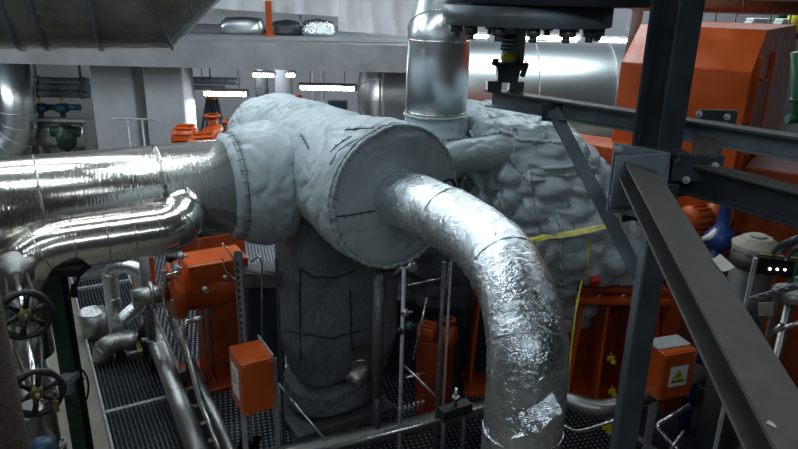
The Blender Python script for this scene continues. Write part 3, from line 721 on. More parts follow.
# ================================================================== TURBINE CASING
def csec(py, x0, x1, Y0, Y1, ex=.55, yc=None):
    Ym = (Y0 + Y1) / 2; k_ = min(1, max(0, (py - 108) / 110)); z = zat((x0 + x1) / 2, py, Ym * (1 - k_) + (Y0 + .35) * k_)
    a, b = at(x0, py, Ym).x, at(x1, py, Ym).x
    return (V(((a + b) / 2, Ym, z)), (b - a) / 2, (Y1 - Y0) / 2, ex, V((1, 0, 0)), V((0, 1, 0)))
ss = [csec(109, 490, 530, 7.55, 8.1, .9), csec(110, 476, 545, 7.3, 8.4, .6), csec(114, 466, 553, 7.1, 8.6, .5), csec(128, 463, 568, 6.98, 8.8, .5), csec(150, 464, 584, 6.9, 8.9, .5), csec(180, 462, 602, 6.85, 8.9, .55),
      csec(215, 458, 624, 6.8, 8.9, .6), csec(250, 458, 640, 6.8, 8.9, .6), csec(274, 460, 640, 6.95, 8.8, .65), csec(290, 468, 600, 7.1, 8.7, .7), csec(312, 490, 584, 7.15, 8.6, .7), csec(322, 510, 572, 7.25, 8.4, .8)]
tmb = MB(); tmb.grid(loft(interp_sections(ss, 12), 260), True, True)
cc = V((ss[6][0]))
f = tmb.f[len(tmb.f) // 2]; A, B, C_ = [tmb.v[i] for i in f[:3]]; sg = 1 if (B - A).cross(C_ - A).dot(A - cc) > 0 else -1
g = blanket_disp(2.1, 1.25, 20)
def tdisp(p):
    k = min(1, max(.35, (3.4 - p.z) / .7)); return sg * (g(p) * .8 + pillow(V((p.x, p.y, p.z * 1.15)) + V((.05 * noise.noise(p * 5), 0, .05 * noise.noise(p * 4))), 3.3, .105) * k)
tmb.disp(tdisp)
if sg < 0: tmb.f = [q[::-1] for q in tmb.f]
tb = Thing('insulated_turbine', 'huge grey puffy quilted turbine casing behind the foil wrapped pipe', 'turbine', V((cc.x, cc.y, 0)))
tb.part('jacket', tmb, M['blanket'])
bvt = tmb.bvh(); mb = MB(); mb2 = MB()
for seg in ([(528, 164), (545, 168), (570, 167), (592, 161)], [(528, 172), (550, 176), (575, 174), (596, 168)], [(526, 180), (545, 180)], [(528, 164), (530, 185), (534, 215), (540, 250), (545, 285)], [(505, 148), (515, 165), (528, 180)], [(548, 118), (570, 140), (590, 165), (604, 195)], [(470, 130), (485, 160), (500, 200), (512, 240)], [(556, 215), (562, 230), (560, 260), (566, 290)], [(530, 240), (560, 236), (590, 232)], [(500, 130), (520, 140), (560, 142)]):
    q = on(bvt, seg, .0)
    if len(q) > 4: seam_rope(mb, q, .024, period=.07); stitches(mb2, q, lambda p: V((0, -1, .3)).normalized(), .018, .12, .003)
tb.part('seam', mb, M['blanket']); tb.part('lacing', mb2, M['stitch'])
mb = MB()
for px, py in ((514, 214), (523, 225), (545, 218), (568, 205), (556, 193), (540, 262), (556, 252), (572, 225), (585, 215), (548, 275), (520, 200), (560, 280), (534, 143), (515, 130)):
    q = on(bvt, [(px, py), (px + 1, py)], .0)
    if q: mb = MB(); mb.torus(q[0], ray(px, py), .02, .008, 14, 6, .3, 3); mb.tube([q[0] + V((0, -.01, 0)), q[0] + V((.03, -.03, -.03)), q[0] + V((.02, -.03, -.07))], .004, 5); tb.part('tie_tuft', mb, M['seam'])
q = on(bvt, [(538, 149), (539, 150)], .006)
mb = MB(); mb.obb(q[0], V((.03, -.01, -.02)), V((.006, .0, .012)), V((0, .001, .001))); tb.part('tag', mb, M['white'], label='tiny white tag')
# horizontal quilted link pipe
a, b = at(436, 160, 6.6), at(506, 160, 7.15); b.z = a.z
ax = (b - a).normalized(); L = (b - a).length
hb = quilted_lathe(a, ax, [(-.35, .18), (0, .185), (.3, .19), (L - .14, .195), (L - .08, .20), (L - .03, .19), (L, .14), (L + .3, .12)], 100, .5, 8)
t = Thing('insulation_sleeve', 'short horizontal quilted pipe linking the drum to the turbine', 'insulation jacket', a - V((0, 0, .2)))
t.part('jacket', hb, M['blanket'])
mb = MB(); seam_rope(mb, ring_pts(a + ax * (L - .08), ax, .205), .012); seam_rope(mb, [a + ax * (L - .1) * k / 20 + V((0, -.03, .195)) for k in range(21)], .010); t.part('seam', mb, M['blanket'])
mb = MB(); stitches(mb, [a + ax * (L - .1) * k / 20 + V((0, -.05, .20)) for k in range(21)], lambda p: UP, .02, .07, .003); t.part('lacing', mb, M['stitch'])
# lower blanket behind, filling between drum and turbine
ss = [csec(150, 468, 492, 7.4, 8.2, .8), csec(172, 440, 500, 7.15, 8.6, .6), csec(215, 400, 505, 7.2, 8.6, .5), csec(262, 395, 505, 7.3, 8.6, .5), csec(296, 400, 500, 7.4, 8.4, .7)]
lmb = MB(); lmb.grid(loft(interp_sections(ss, 14), 120), True, True); cc2 = V(ss[2][0])
f = lmb.f[len(lmb.f) // 2]; A, B, C_ = [lmb.v[i] for i in f[:3]]; sg = 1 if (B - A).cross(C_ - A).dot(A - V((cc2.x, cc2.y, A.z))) > 0 else -1
g = blanket_disp(1.2, 1.2, 31); lmb.disp(lambda p: sg * (g(p) + pillow(p, 5, .05)))
if sg < 0: lmb.f = [q[::-1] for q in lmb.f]
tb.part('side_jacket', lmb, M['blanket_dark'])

# pedestals
def pedestal(pxa, pxb, pyt, pyb, Y, label, ribs):
    a, b = fl(pxa, pyb), fl(pxb, pyb); Y = (a.y + b.y) / 2; zt_ = zat((pxa + pxb) / 2, pyt, Y)
    xa, xb = a.x, b.x; w = xb - xa; c = V(((xa + xb) / 2, Y, 0))
    t = Thing('orange_pedestal', label, 'pedestal', c, None)
    mb = MB(); mb.box(c + V((0, .45, zt_ / 2)), (w * .92, .06, zt_ - .1)); t.part('back_plate', mb, M['orange_dark'], bevel=.004)
    mb = MB(); mb.box(c + V((0, .25, .03)), (w + .1, .75, .06)); t.part('base_plate', mb, M['orange'], bevel=.006)
    mb = MB(); mb.box(c + V((0, .3, zt_ - .03)), (w + .04, .8, .07)); t.part('top_plate', mb, M['orange'], bevel=.006)
    mb = MB(); mb.box(c + V((0, .3, zt_ + .075)), (w * .96, .65, .05)); mb.box(c + V((0, .3, zt_ + .03)), (w * .8, .5, .05)); t.part('shim_plate', mb, M['orange_dark'], bevel=.004)
    for k in range(ribs):
        f_ = -1 + 2 * k / (ribs - 1); xb_ = c.x + f_ * w * .50; xt_ = c.x + f_ * w * .40; mb = MB()
        vs = [V((x_ + dx, Y + yy, zz)) for (x_, yy, zz) in ((xb_, -.12, .06), (xb_, .42, .06), (xt_, .42, zt_ - .05), (xt_, 0, zt_ - .05)) for dx in (-.016, .016)]
        mb.add(vs, [(0, 2, 4, 6), (1, 7, 5, 3), (0, 6, 7, 1), (0, 1, 3, 2), (2, 3, 5, 4), (4, 5, 7, 6)]); t.part('rib', mb, M['orange'])
    for k in range(ribs + 1):
        mb = MB(); p = c + V((-w / 2 + w * k / ribs, -.03, zt_ + .005)); mb.hexnut(p, UP, .02, .03); t.part('bolt', mb, M['galv'])
    return t
pedestal(563, 650, 296, 404, 6.9, 'orange ribbed steel pedestal under the right side of the quilted turbine', 4)
pedestal(468, 530, 290, 392, 7.2, 'orange steel pedestal half hidden behind the foil wrapped pipe', 3)
mb = MB(); p = at(595, 281, 6.75); mb.lathe(p + V((0, 0, -.07)), UP, [(0, .05), (.06, .05), (.075, .065), (.11, .065), (.12, .05), (.125, .02)], 20); solo('red_plug', 'small red plug standing on the right orange pedestal', 'plug', mb, M['red'])
# yellow tape
def ribbon(ctrl, w, tw=0.0, m='tape', wdir=UP):
    p = catmull(ctrl, 10); rows = [[], []]
    for i, q in enumerate(p):
        d = (V(wdir) + V((0, math.sin(i * .35) * tw, 0))).normalized(); ww = w * (1 + .25 * math.sin(i * .9))
        rows[0].append(q - d * ww / 2); rows[1].append(q + d * ww / 2)
    return MB().grid(rows)
q = on(bvt, [(530, 240), (560, 234)], .03)
t = Thing('barrier_tape', 'yellow barrier tape stretched from the foil wrapped pipe to the steel brace', 'tape', at(570, 240, 5))
tp = [at(526, 240, 4.3), at(545, 236, 4.1), at(572, 232, 3.8), at(595, 227, 3.5), at(613, 221, 3.15)]
t.part('upper_strand', ribbon(tp, .022, .8), M['tape'])
t.part('lower_strand', ribbon([p + V((0, .02, -.028)) for p in tp], .016, .5), M['tape'])
mb = MB(); kx = at(613, 222, 3.12); mb.torus(kx, V((1, .2, 0)), .05, .008, 16, 6); t.part('knot', mb, M['tape'])
q = on(bvt, [(589, 240), (588, 262), (582, 280)], .02)
tail = (q if len(q) > 3 else []) ; tail = tail[::4] + [at(576, 310, 6.45), at(571, 350, 6.35), at(567, 392, 6.3)]
solo('yellow_strap', 'thin yellow strap hanging down in front of the orange pedestal', 'strap', ribbon(tail, .022, 0, 'tape', V((1, 0, 0))), M['tape'])

# ================================================================== GENERATOR HOOD
TH = math.radians(35); L_ = V((math.cos(TH), -math.sin(TH), 0)); BK = V((math.sin(TH), math.cos(TH), 0))
g0 = at(621, 62, 8.6); LEN = None
# length such that the right end lands at px 751
for s in [k * .01 for k in range(100, 300)]:
    p = g0 + L_ * s; d = ROT.transposed() @ (p - CAM)
    if W / 2 + F_PX * d.x / -d.z >= 752: LEN = s; break
ch = .62; chz = .44; DEP = 2.9
gz = g0.z
t = Thing('generator', 'big orange generator housing with a sloping chamfered hood behind the steel post', 'generator', V((g0.x, g0.y, 0)) + L_ * LEN / 2 + BK * .9)
prof = [(0, .35), (DEP + ch * 2, .35), (DEP + ch * 2, gz), (DEP + ch, gz + chz), (ch, gz + chz), (0, gz)]
base = V((g0.x, g0.y, 0))
mb = MB(); mb.prism(prof, base + L_ * LEN, BK, UP, -L_ * LEN); t.part('hood', mb, M['orange'], bevel=.012)
mb = MB(); mb.box(base + L_ * LEN / 2 + BK * (DEP / 2 + ch) + V((0, 0, .175)), (LEN + .3, DEP + ch * 2 + .2, .35), ax=L_); t.part('skid', mb, M['orange_dark'], bevel=.01)
# end wall frame + darker panel on the right end
e = base + L_ * (LEN + .02)
for f0, f1, nm in ((.25, .33, 0), (1.35, 1.43, 1)):
    mb = MB(); mb.obb(e + BK * (f0 + f1) / 2 + UP * (gz * .5 + .3), BK * (f1 - f0) / 2, L_ * .03, UP * (gz * .5 - .15)); t.part('end_frame', mb, M['orange'], bevel=.005)
mb = MB(); mb.obb(e + BK * .84 + UP * (gz * .5 + .2), BK * .48, L_ * .012, UP * (gz * .5 - .35)); dd = t.part('end_panel', mb, M['orange_dark'], bevel=.005)  # darker panel puts the shade of the end wall into the colour
for z in (gz - .1, gz - 1.0):
    mb = MB(); mb.cyl(e + BK * .30 + UP * z, e + BK * .30 + UP * z + L_ * .07, .035, n=14); t.part('hinge', mb, M['orange'], dd)
mb = MB(); mb.obb(base + L_ * (LEN + .75) + BK * 1.3 + UP * 1.35, L_ * .7, BK * .9, UP * 1.35); t.part('exciter_housing', mb, M['orange_dark'], bevel=.02)
# bearing housing / gearbox left of generator
p = at(604, 175, 8.2)
t = Thing('gearbox', 'orange gearbox housing between the quilted turbine and the generator', 'gearbox', V((p.x, p.y, 0)))
c = V((p.x - .12, 8.35, 0)); zg = zat(604, 146, 8.2)
mb = MB(); mb.prism([(-.6, .2), (.6, .2), (.6, zg - .15), (.45, zg), (-.45, zg), (-.6, zg - .15)], c - BK * .1, L_, UP, BK * .6); t.part('housing', mb, M['orange'], bevel=.015)
mb = MB(); mb.box(c + BK * .2 + V((0, 0, zg * .62)), (1.28, .66, .07), ax=L_); t.part('flange', mb, M['orange'], bevel=.005)
mb = MB(); mb.box(c + BK * .2 + V((0, 0, .1)), (1.4, .75, .2), ax=L_); t.part('base', mb, M['orange_dark'], bevel=.01)
# green pipe at the right edge
mb = MB(); mb.tube(fillet([at(796, 52, 6.6), at(797, 118, 6.6), at(830, 122, 6.6)], .1, 5), .05, 14); mb.torus(at(797, 100, 6.6), UP, .055, .02, 20, 8); mb.cyl(at(787, 119, 6.6), at(800, 119, 6.6), .045)
mb.cyl(at(830, 122, 6.6), V((at(830, 122, 6.6).x, 6.6, 0)), .05)
solo('green_pipe', 'green pipe bending right in front of the generator end at the right edge', 'pipe', mb, M['green_mid'])
# ================================================================== FOREGROUND STEEL FRAME
CY = 2.62
pR = at(704, 0, CY).x; pL = at(652, 0, CY).x; cx = (pR + pL) / 2 + .02; cw = (pR - pL)
zg_ = zat(650, 205, CY)
def bolt(t, p, axis, r=.012, h=.012, parent=None):
    axis = V(axis).normalized(); mb = MB(); mb.cyl(p, p + axis * .003, r * 1.5, n=16); mb.hexnut(p + axis * .003, axis, r, h); mb.cyl(p + axis * (h + .003), p + axis * (h + .012), r * .5, n=10)
    t.part('bolt', mb, M['galv'], parent)
t = Thing('steel_column', 'thick dark steel column with a bolted gusset plate, nearest the viewer', 'column', V((cx, CY, 0)))
# H column turned so that flange and web recess show
ang = math.radians(30); ex = V((math.cos(ang), math.sin(ang), 0)); ey = V((-math.sin(ang), math.cos(ang), 0))
mb = MB(); mb.prism(Hpoly(cw * .70, cw * .72, .012, .010), V((cx, CY + .05, zg_ - .1)), ex, ey, V((0, 0, 8.9 - zg_)))
t.part('upper_shaft', mb, M['steel'], bevel=.002)
pr2 = at(661, 299, CY).x; pl2 = at(634, 350, CY).x
lw = .098; lx = at(638, 355, CY).x
mb = MB(); mb.prism(Cpoly(lw * .9, lw * .8, .012), V((lx, CY + .02, 0)), V((1, 0, 0)), V((0, 1, 0)), V((0, 0, zg_ + .1))); mb.prism(rect(lw * .9, .01), V((lx, CY - .03, 0)), V((1, 0, 0)), V((0, 1, 0)), V((0, 0, zg_ + .1))); t.part('lower_shaft', mb, M['steel'], bevel=.002)
mb = MB(); mb.box((lx, CY + .02, .012), (.28, .28, .024)); t.part('base_plate', mb, M['steel'], bevel=.003)
# gusset plate
gp = [at(615, 143, CY - .12), at(671, 153, CY - .12), at(664, 222, CY - .12), at(607, 212, CY - .12)]
mb = MB(); mb.add(gp + [p + V((0, .018, 0)) for p in gp], [(0, 1, 2, 3), (4, 7, 6, 5), (0, 4, 5, 1), (1, 5, 6, 2), (2, 6, 7, 3), (3, 7, 4, 0)]); gus = t.part('gusset_plate', mb, M['steel_blue'], bevel=.002)
for px, py in ((618, 149), (661, 159), (611, 199)): bolt(t, at(px, py, CY - .122), (0, -1, 0), .011, .012, gus)
mb = MB()
for z in (zg_ + .02, zg_ + .24): mb.box((cx, CY - .05, z), (cw * .7, .12, .01))
t.part('stiffener', mb, M['steel'])

# rail A
t = Thing('steel_beam', 'long thin dark steel beam running level behind the column to the pipe hanger', 'beam', at(560, 110, 3.2))
ra = at(489, 98, 3.62); rb = at(803, 146, 2.46); rb.z = ra.z; rb = rb + (rb - ra) * .8
mb = MB(); mb.beam(ra, rb, UP, Cpoly(.065, .085, .008, 1)); t.part('beam', mb, M['steel_blue'], bevel=.0015)
mb = MB(); dirA = (rb - ra).normalized(); mb.beam(ra + UP * .0455, rb + UP * .0455, UP, rect(.085, .006)); t.part('top_flange', mb, M['galv_dark'])
# brace
t = Thing('steel_brace', 'thin diagonal dark steel brace dropping from the level beam behind the column', 'brace', at(640, 275, 3.0))
a, b = at(552, 108, 3.32), at(645, 288, 2.78)
mb = MB(); mb.beam(a, b, V((0, -1, 0)), Cpoly(.060, .04, .007, 1)); t.part('channel', mb, M['steel_blue'], bevel=.0015)
mb = MB(); c = at(553, 112, 3.30); mb.box(c, (.11, .012, .09)); t.part('end_plate', mb, M['steel'], bevel=.002)


# rail B
t = Thing('steel_beam', 'heavy dark steel beam leaving the column to the right below the thin one', 'beam', at(740, 190, 2.4))
b0 = at(686, 176, 2.66); b1 = at(800, 212, 2.24); b1.z = b0.z; b1 = b1 + (b1 - b0) * 1.6
mb = MB(); mb.beam(b0, b1, UP, Hpoly(.10, .125, .010, .008)); t.part('beam', mb, M['steel'], bevel=.002)
dB = (b1 - b0).normalized(); mb = MB(); mb.beam(b0 + dB * .005 + UP * .0635, b1 + UP * .0635, UP, rect(.098, .003)); t.part('lit_top', mb, M['steel_top'])  # lighter strip: light on the top flange put into the colour
ep = MB(); ep.obb(b0, dB * .008, dB.cross(UP) * .075, UP * .085); epo = t.part('end_plate', ep, M['steel'], bevel=.002)
# stub with plates
t = Thing('steel_stub', 'short bolted steel stub joining the two level beams right of the column', 'bracket', at(700, 160, 2.7))
s0, s1 = at(702, 166, 2.60), at(716, 122, 2.92); s1.z = s0.z + .085
d_ = (s1 - s0); mb = MB(); mb.beam(s0, s1, UP, Hpoly(.10, .09, .008, .008)); t.part('stub', mb, M['steel'], bevel=.002)
uu = d_.normalized().cross(UP).cross(d_.normalized()) * -1
sd = d_.normalized().cross(UP).normalized(); un = sd.cross(d_.normalized())
mb = MB(); mb.beam(s0 + un * .046, s1 + un * .046, UP, rect(.098, .004)); t.part('lit_top', mb, M['steel_top'])  # lighter strip on the stub too, painting in light from above
mb = MB(); mb.box(at(697, 168, 2.585), (.20, .012, .11)); p1 = t.part('front_plate', mb, M['steel'], bevel=.002)
for px, py in ((676, 158), (715, 166), (686, 180)): bolt(t, at(px, py, 2.577), (0, -1, .2), .010, .01, p1)
mb = MB(); mb.box(at(715, 128, 2.93), (.17, .014, .16)); p2 = t.part('rear_plate', mb, M['steel'], bevel=.002)
for px, py in ((699, 114), (727, 117), (728, 140)): bolt(t, at(px, py, 2.92), (0, -1, .2), .010, .01, p2)

# big diagonal beam coming toward the viewer
e0, e1 = at(641, 167, 2.46), at(846, 520, .80)
ax = (e1 - e0).normalized()
pa, pb = at(625, 163, 2.46), at(657, 172, 2.46)
sidev = (pb - pa); sidev = (sidev - ax * sidev.dot(ax)).normalized()
nrm = sidev.cross(ax).normalized()
if nrm.dot(CAM - e0) < 0: nrm = -nrm
t = Thing('diagonal_beam', 'broad brown grey steel beam sloping down to the lower right corner', 'beam', e1)
def dbeam(c0, c1, w, th, m, nm, offn, offs=0, **k):
    mb = MB(); a = c0 + nrm * offn + sidev * offs; b = c1 + nrm * offn + sidev * offs
    vs = []
    for q in (a, b):
        for i, j in ((-1, -1), (1, -1), (1, 1), (-1, 1)): vs.append(q + sidev * i * w / 2 + nrm * j * th / 2)
    mb.add(vs, [(0, 1, 2, 3), (7, 6, 5, 4), (0, 4, 5, 1), (1, 5, 6, 2), (2, 6, 7, 3), (3, 7, 4, 0)]); return t.part(nm, mb, M[m], bevel=.0015, **k)
dbeam(e0, e1, .128, .010, 'steel_top', 'upper_flange', 0)
lsgn = -1
dbeam(e0, e1, .009, .052, 'steel', 'middle_web', -.031)  # shade of the recess between the flanges put in as darker steel
dbeam(e0, e1, .128, .008, 'steel_top', 'lower_flange', -.061)
mb = MB(); mb.obb(e0 - ax * .0 + V((-.0, .012, -.055)), V((.095, 0, .01)), V((0, .008, 0)), V((0, 0, .10))); t.part('end_plate', mb, M['steel_blue'], bevel=.002)
def scrap(px, py, w, h, rot, label, curl=0.0, lift=.007):
    # a scrap lying on the flange: intersect ray with flange plane
    r_ = ray(px, py); o = e0 + nrm * lift; k = (o - CAM).dot(nrm) / r_.dot(nrm); c = CAM + r_ * k
    x = sidev * math.cos(rot) + ax * math.sin(rot); y = nrm.cross(x)
    rows = [[c + x * w * (i / 6 - .5) * (1 - .12 * j) + y * h * (j / 4 - .5) + nrm * (curl * (i / 6) ** 2 + .001) for i in range(7)] for j in range(5)]
    solo('paper_scrap', label, 'paper', MB().grid(rows), M['paper'], 'paper scraps on the diagonal beam')
scrap(720, 266, .030, .07, -.2, 'curled grey paper scrap on the diagonal beam, higher of two', .02)
scrap(771, 424, .019, .013, .3, 'small white square of paper near the lower right corner')

# ================================================================== OVERHEAD FLANGE + HANGER
FY = 3.35
fz = zat(525, 19, FY)
zl = zat(526, 28, FY - .3)
t = Thing('overhead_flange', 'dark round bolted flange pair overhead, above the pipe hanger', 'flange', V((at(525, 20, FY).x, FY, fz - .1)))
cxA = at(552, 5, FY); cxB = at(526, 18, FY)
mb = MB(); mb.lathe((cxA.x, FY + .05, zl + .095), UP, [(0, .50), (.004, .52), (.10, .52), (.104, .50)], 64); t.part('upper_flange', mb, M['steel'])
mb = MB(); mb.lathe((cxB.x, FY, zl), UP, [(0, .385), (.004, .40), (.088, .40), (.09, .39)], 64); lf = t.part('lower_flange', mb, M['steel_blue'])
for k in range(14):
    a = 2 * PI * (k + .35) / 14; p = V((cxB.x + .34 * math.cos(a), FY + .34 * math.sin(a), zl))
    mb = MB(); mb.hexnut(p - V((0, 0, .035)), UP, .032, .035); mb.cyl(p - V((0, 0, .06)), p - V((0, 0, .03)), .017, n=10); t.part('bolt', mb, M['galv_dark'], lf)
mb = MB(); mb.cyl((cxA.x, FY + .05, zl + .06), (cxA.x, FY + .05, 8.9), .3, n=40); t.part('riser', mb, M['steel'])
# spring hanger on the end of the thin beam
hx = ra + (rb - ra).normalized() * .09; hx.z = ra.z + .05
t = Thing('pipe_hanger', 'pipe hanger with blue label and yellow band standing on the level beam end', 'pipe hanger', hx)
Yh = hx.y
def hz(py): return zat(509, py, Yh)
base_z = hx.z
for px in (494, 516):
    p = at(px, 82, Yh); mb = MB(); mb.box((p.x, Yh, base_z + .026), (.075, .08, .052)); t.part('clamp_block', mb, M['steel'], bevel=.003)
mb = MB(); mb.prism([(-.05, 0), (.05, 0), (.062, .08), (.085, .085), (.085, .1), (-.085, .1), (-.085, .085), (-.062, .08)], V((hx.x + .02, Yh - .04, base_z + .045)), V((1, 0, 0)), UP, V((0, .08, 0))); t.part('bracket', mb, M['steel'], bevel=.002)
zz0 = base_z + .14; ztop = zl
mb = MB(); mb.cyl((hx.x + .02, Yh, zz0 - .02), (hx.x + .02, Yh, zz0 + .10), .036, n=20); t.part('lower_barrel', mb, M['lt_grey'])
mb = MB(); mb.cyl((hx.x + .02, Yh, hz(60)), (hx.x + .02, Yh, hz(53)), .042, n=20); t.part('yellow_band', mb, M['yellow'], label='yellow band')
mb = MB(); mb.cyl((hx.x + .015, Yh, hz(54)), (hx.x + .015, Yh, hz(28)), .032, n=20); ub = t.part('upper_barrel', mb, M['lt_grey'])
mb = MB(); mb.lathe((hx.x + .01, Yh, hz(50)), UP, [(0, .0385), (hz(34) - hz(50), .0385)], 20); t.part('label_sleeve', mb, M['blue_lt'], ub, label='blue printed label')
mb = MB()
for k in range(3): mb.lathe((hx.x + .01, Yh, hz(48 - k * 4)), UP, [(0, .039), (.006, .039)], 20)
t.part('label_print', mb, M['white'], ub)
mb = MB(); mb.cyl((hx.x + .075, Yh + .05, base_z + .1), (hx.x + .075, Yh + .05, zl), .034, n=16); t.part('side_rod', mb, M['lt_grey'])
mb = MB(); mb.tube([V((hx.x + .09, Yh - .04, base_z + .08)), V((hx.x + .11, Yh - .05, base_z + .15))], .014, 8); t.part('pin', mb, M['steel']); mb = MB(); mb.hexnut((hx.x - .05, Yh - .03, base_z + .145), UP, .018, .02); t.part('nut', mb, M['steel'])

# ================================================================== LOWER LEFT: floor gratings
def grid_pt(px, py, z=0.0): return fl(px, py, z)
G0 = grid_pt(178, 449, .02)          # right lower corner of the grating strip
def grating(c, lu, ln_, label, pitch=.045, name='floor_grating', group='floor gratings', z=.0):
    """bars run along N; frame around"""
    t = Thing(name, label, 'grating', V((c.x, c.y, z)), group)
    k = int(lu / pitch); mb = MB()
    for i in range(k + 1):
        o = c + U * (-lu / 2 + lu * i / k); mb.obb(V((o.x, o.y, z + .03)), U * .006, N * ln_ / 2, UP * .018)
    for j in range(int(ln_ / .42) + 1):
        o = c + N * (-ln_ / 2 + j * .42); mb.obb(V((o.x, o.y, z + .03)), U * lu / 2, N * .002, UP * .008)
    t.part('bars', mb, M['grating'])
    mb = MB()
    for s in (-1, 1):
        mb.obb(V((c.x, c.y, z + .028)) + U * s * lu / 2, U * .012, N * ln_ / 2, UP * .025); mb.obb(V((c.x, c.y, z + .028)) + N * s * (ln_ / 2 - .006), U * lu / 2, N * .014, UP * .025)
    t.part('frame', mb, M['galv'])
    return t
c_mid = (grid_pt(118, 358) )
ug, ng = c_mid.dot(U), c_mid.dot(N)
# pit under gratings
gw = .80
gl = fl(97, 400).dot(U); gr = gl + gw
def UN(u, n, z=0.0): return U * u + N * n + UP * z
cut = [fl(122, 449).dot(N) , 0]
nstart = fl(90, 290).dot(N); nsplit = fl(90, 362).dot(N); 
ucent = (fl(92, 362).dot(U) + fl(158, 346).dot(U)) / 2; gw = fl(160, 346).dot(U) - fl(93, 362).dot(U)
mb = MB(); c = UN(ucent, (nstart + nsplit + 2) / 2, .004); mb.box(c, (5.2, gw, .008), ax=N); solo('pit_shade_sheet', 'dark sheet standing for the shaded channel under the lower left gratings', 'channel', mb, M['pit'])  # flat dark sheet paints the shade of the pit below the gratings
glen = 1.25
labs = ['black floor grating beside the concrete walkway, nearest the viewer', 'black floor grating beside the concrete walkway, under the grey elbow', 'black floor grating beside the concrete walkway, behind the steel bucket', 'black floor grating farthest back by the silver U pipe']
labs = ['black floor grating cut off by the bottom edge beside the diagonal pipe', 'black floor grating nearest below the grey elbow', 'black floor grating under the grey elbow', 'black floor grating behind the steel bucket', 'black floor grating farthest back by the silver U pipe']
for k in range(5):
    grating(UN(ucent, nsplit + glen * (1.5 - k) + .10), gw, glen - .01, labs[k], z=.008)
# dark chequer plate deck around machines
mb = MB(); c = UN(ucent + gw / 2 + 4.15, nsplit + 1.0, .006); mb.box(c, (8.0, 10.0, .012), ax=U); plate = struct('trim_5', mb, M['chequer'])
# grating lower right
c = fl(692, 428); 
grating(V((c.x, c.y, 0)), 1.5, 1.1, 'black floor grating at the bottom right under the orange junction box', z=.012, pitch=.045)

# ---------- valves and post at left
def handwheel(t, c, axis, R, parent=None):
    axis = V(axis).normalized(); e1, e2 = perp(axis)
    mb = MB(); mb.torus(c, axis, R, R * .15, 48, 10, .18, 6); w = t.part('handwheel', mb, M['iron'], parent)
    for k in range(6):
        a = 2 * PI * k / 6 + .3; d = e1 * math.cos(a) + e2 * math.sin(a)
        mb = MB(); mb.tube([c + d * R * .2 - axis * .012, c + d * R * .6 - axis * .01, c + d * R * .97], [R * .15, R * .11, R * .16], 8); t.part('spoke', mb, M['iron'], w)
    mb = MB(); mb.lathe(c - axis * .03, axis, [(0, R * .30), (.03, R * .32), (.045, R * .25), (.05, R * .1)], 20); t.part('hub', mb, M['brass'], w)
    mb = MB(); mb.cyl(c - axis * .2, c + axis * .05, R * .09, n=12); t.part('stem', mb, M['stainless'], w)
VPX = V((SMALL_DOWN.x, SMALL_DOWN.y, 0))
mb = MB()
toV = V((.12, -.8, .55)).normalized()
# vertical riser below the small pipe elbow
wx = at(36, 330, 4.1)
t = Thing('valve_riser', 'vertical grey flanged pipe carrying two valves below the left elbow', 'pipe', V((SMALL_DOWN.x, SMALL_DOWN.y, 0)))
mb = MB(); mb.cyl(V((SMALL_DOWN.x, SMALL_DOWN.y, 0)), SMALL_DOWN, .15, n=28); t.part('riser', mb, M['clad_dull'])
for dz in (-.02, -.42, -.47, -.95, -1.0, -1.45):
    mb = MB(); z = SMALL_DOWN.z + dz
    mb.cyl(V((SMALL_DOWN.x, SMALL_DOWN.y, z)), V((SMALL_DOWN.x, SMALL_DOWN.y, z + .035)), .185, n=28)
    for k in range(10):
        a = 2 * PI * k / 10; mb.hexnut(V((SMALL_DOWN.x + .155 * math.cos(a), SMALL_DOWN.y + .155 * math.sin(a), z + .035)), UP, .018, .02)
    t.part('flange', mb, M['clad_dull'])
SD = SMALL_DOWN
def gate_valve(wc, zb_, label, R):
    t = Thing('gate_valve', label, 'valve', V((wc.x, wc.y, 0)) + V((0, .25, wc.z - .2)), 'handwheel valves at the left')
    bc_ = V((SD.x + .03, SD.y, zb_))
    ax_ = (wc - bc_).normalized()
    mb = MB(); mb.lathe(bc_ + ax_ * .10, ax_, [(0, .13), (.05, .14), (.1, .10), (.16, .09), (.17, .13), (.2, .13), (.21, .07), (.3, .05)], 24); t.part('bonnet', mb, M['clad_dull'])
    e1, e2 = perp(ax_)
    for s in (-1, 1):
        mb = MB(); mb.tube([bc_ + ax_ * .28 + e1 * s * .07, bc_ + ax_ * ((wc - bc_).length * .6) + e1 * s * .075, wc - ax_ * .06 + e1 * s * .03], .014, 8); t.part('yoke', mb, M['iron'])
    mb = MB(); mb.cyl(bc_ + ax_ * .2, wc - ax_ * .03, .02, n=12); t.part('spindle', mb, M['stainless'])
    handwheel(t, wc, ax_, R)
w1 = at(25, 315, 3.75); w2 = at(37, 393, 3.35)
gate_valve(w1, w1.z - .12, 'gate valve with black six spoke handwheel, the upper of two', .145)
gate_valve(w2, w2.z - .12, 'gate valve with black six spoke handwheel and yellow tag, the lower of two', .135)
# foil scraps / flange covers around valves
mb = MB(); c = at(28, 428, 3.7); mb.lathe(c + V((0, 0, -.25)), UP, [(0, .1), (.05, .14), (.12, .15), (.2, .11), (.3, .1), (.35, .12), (.4, .1)], 24); mb.cyl(V((c.x, c.y, 0)), c + V((0, 0, -.24)), .08); solo('pipe_fitting', 'grey bolted pipe fitting below the lower handwheel', 'fitting', mb, M['clad_dull'])
mb = MB(); c = at(42, 446, 3.4); mb.lathe(c + V((0, 0, -.1)), UP, [(0, .05), (.02, .07), (.12, .07), (.15, .03)], 18); mb.cyl(V((c.x, c.y, 0)), c + V((0, 0, -.1)), .03); solo('blue_valve', 'small blue valve head at the bottom left edge', 'valve', mb, M['blue_lt'])
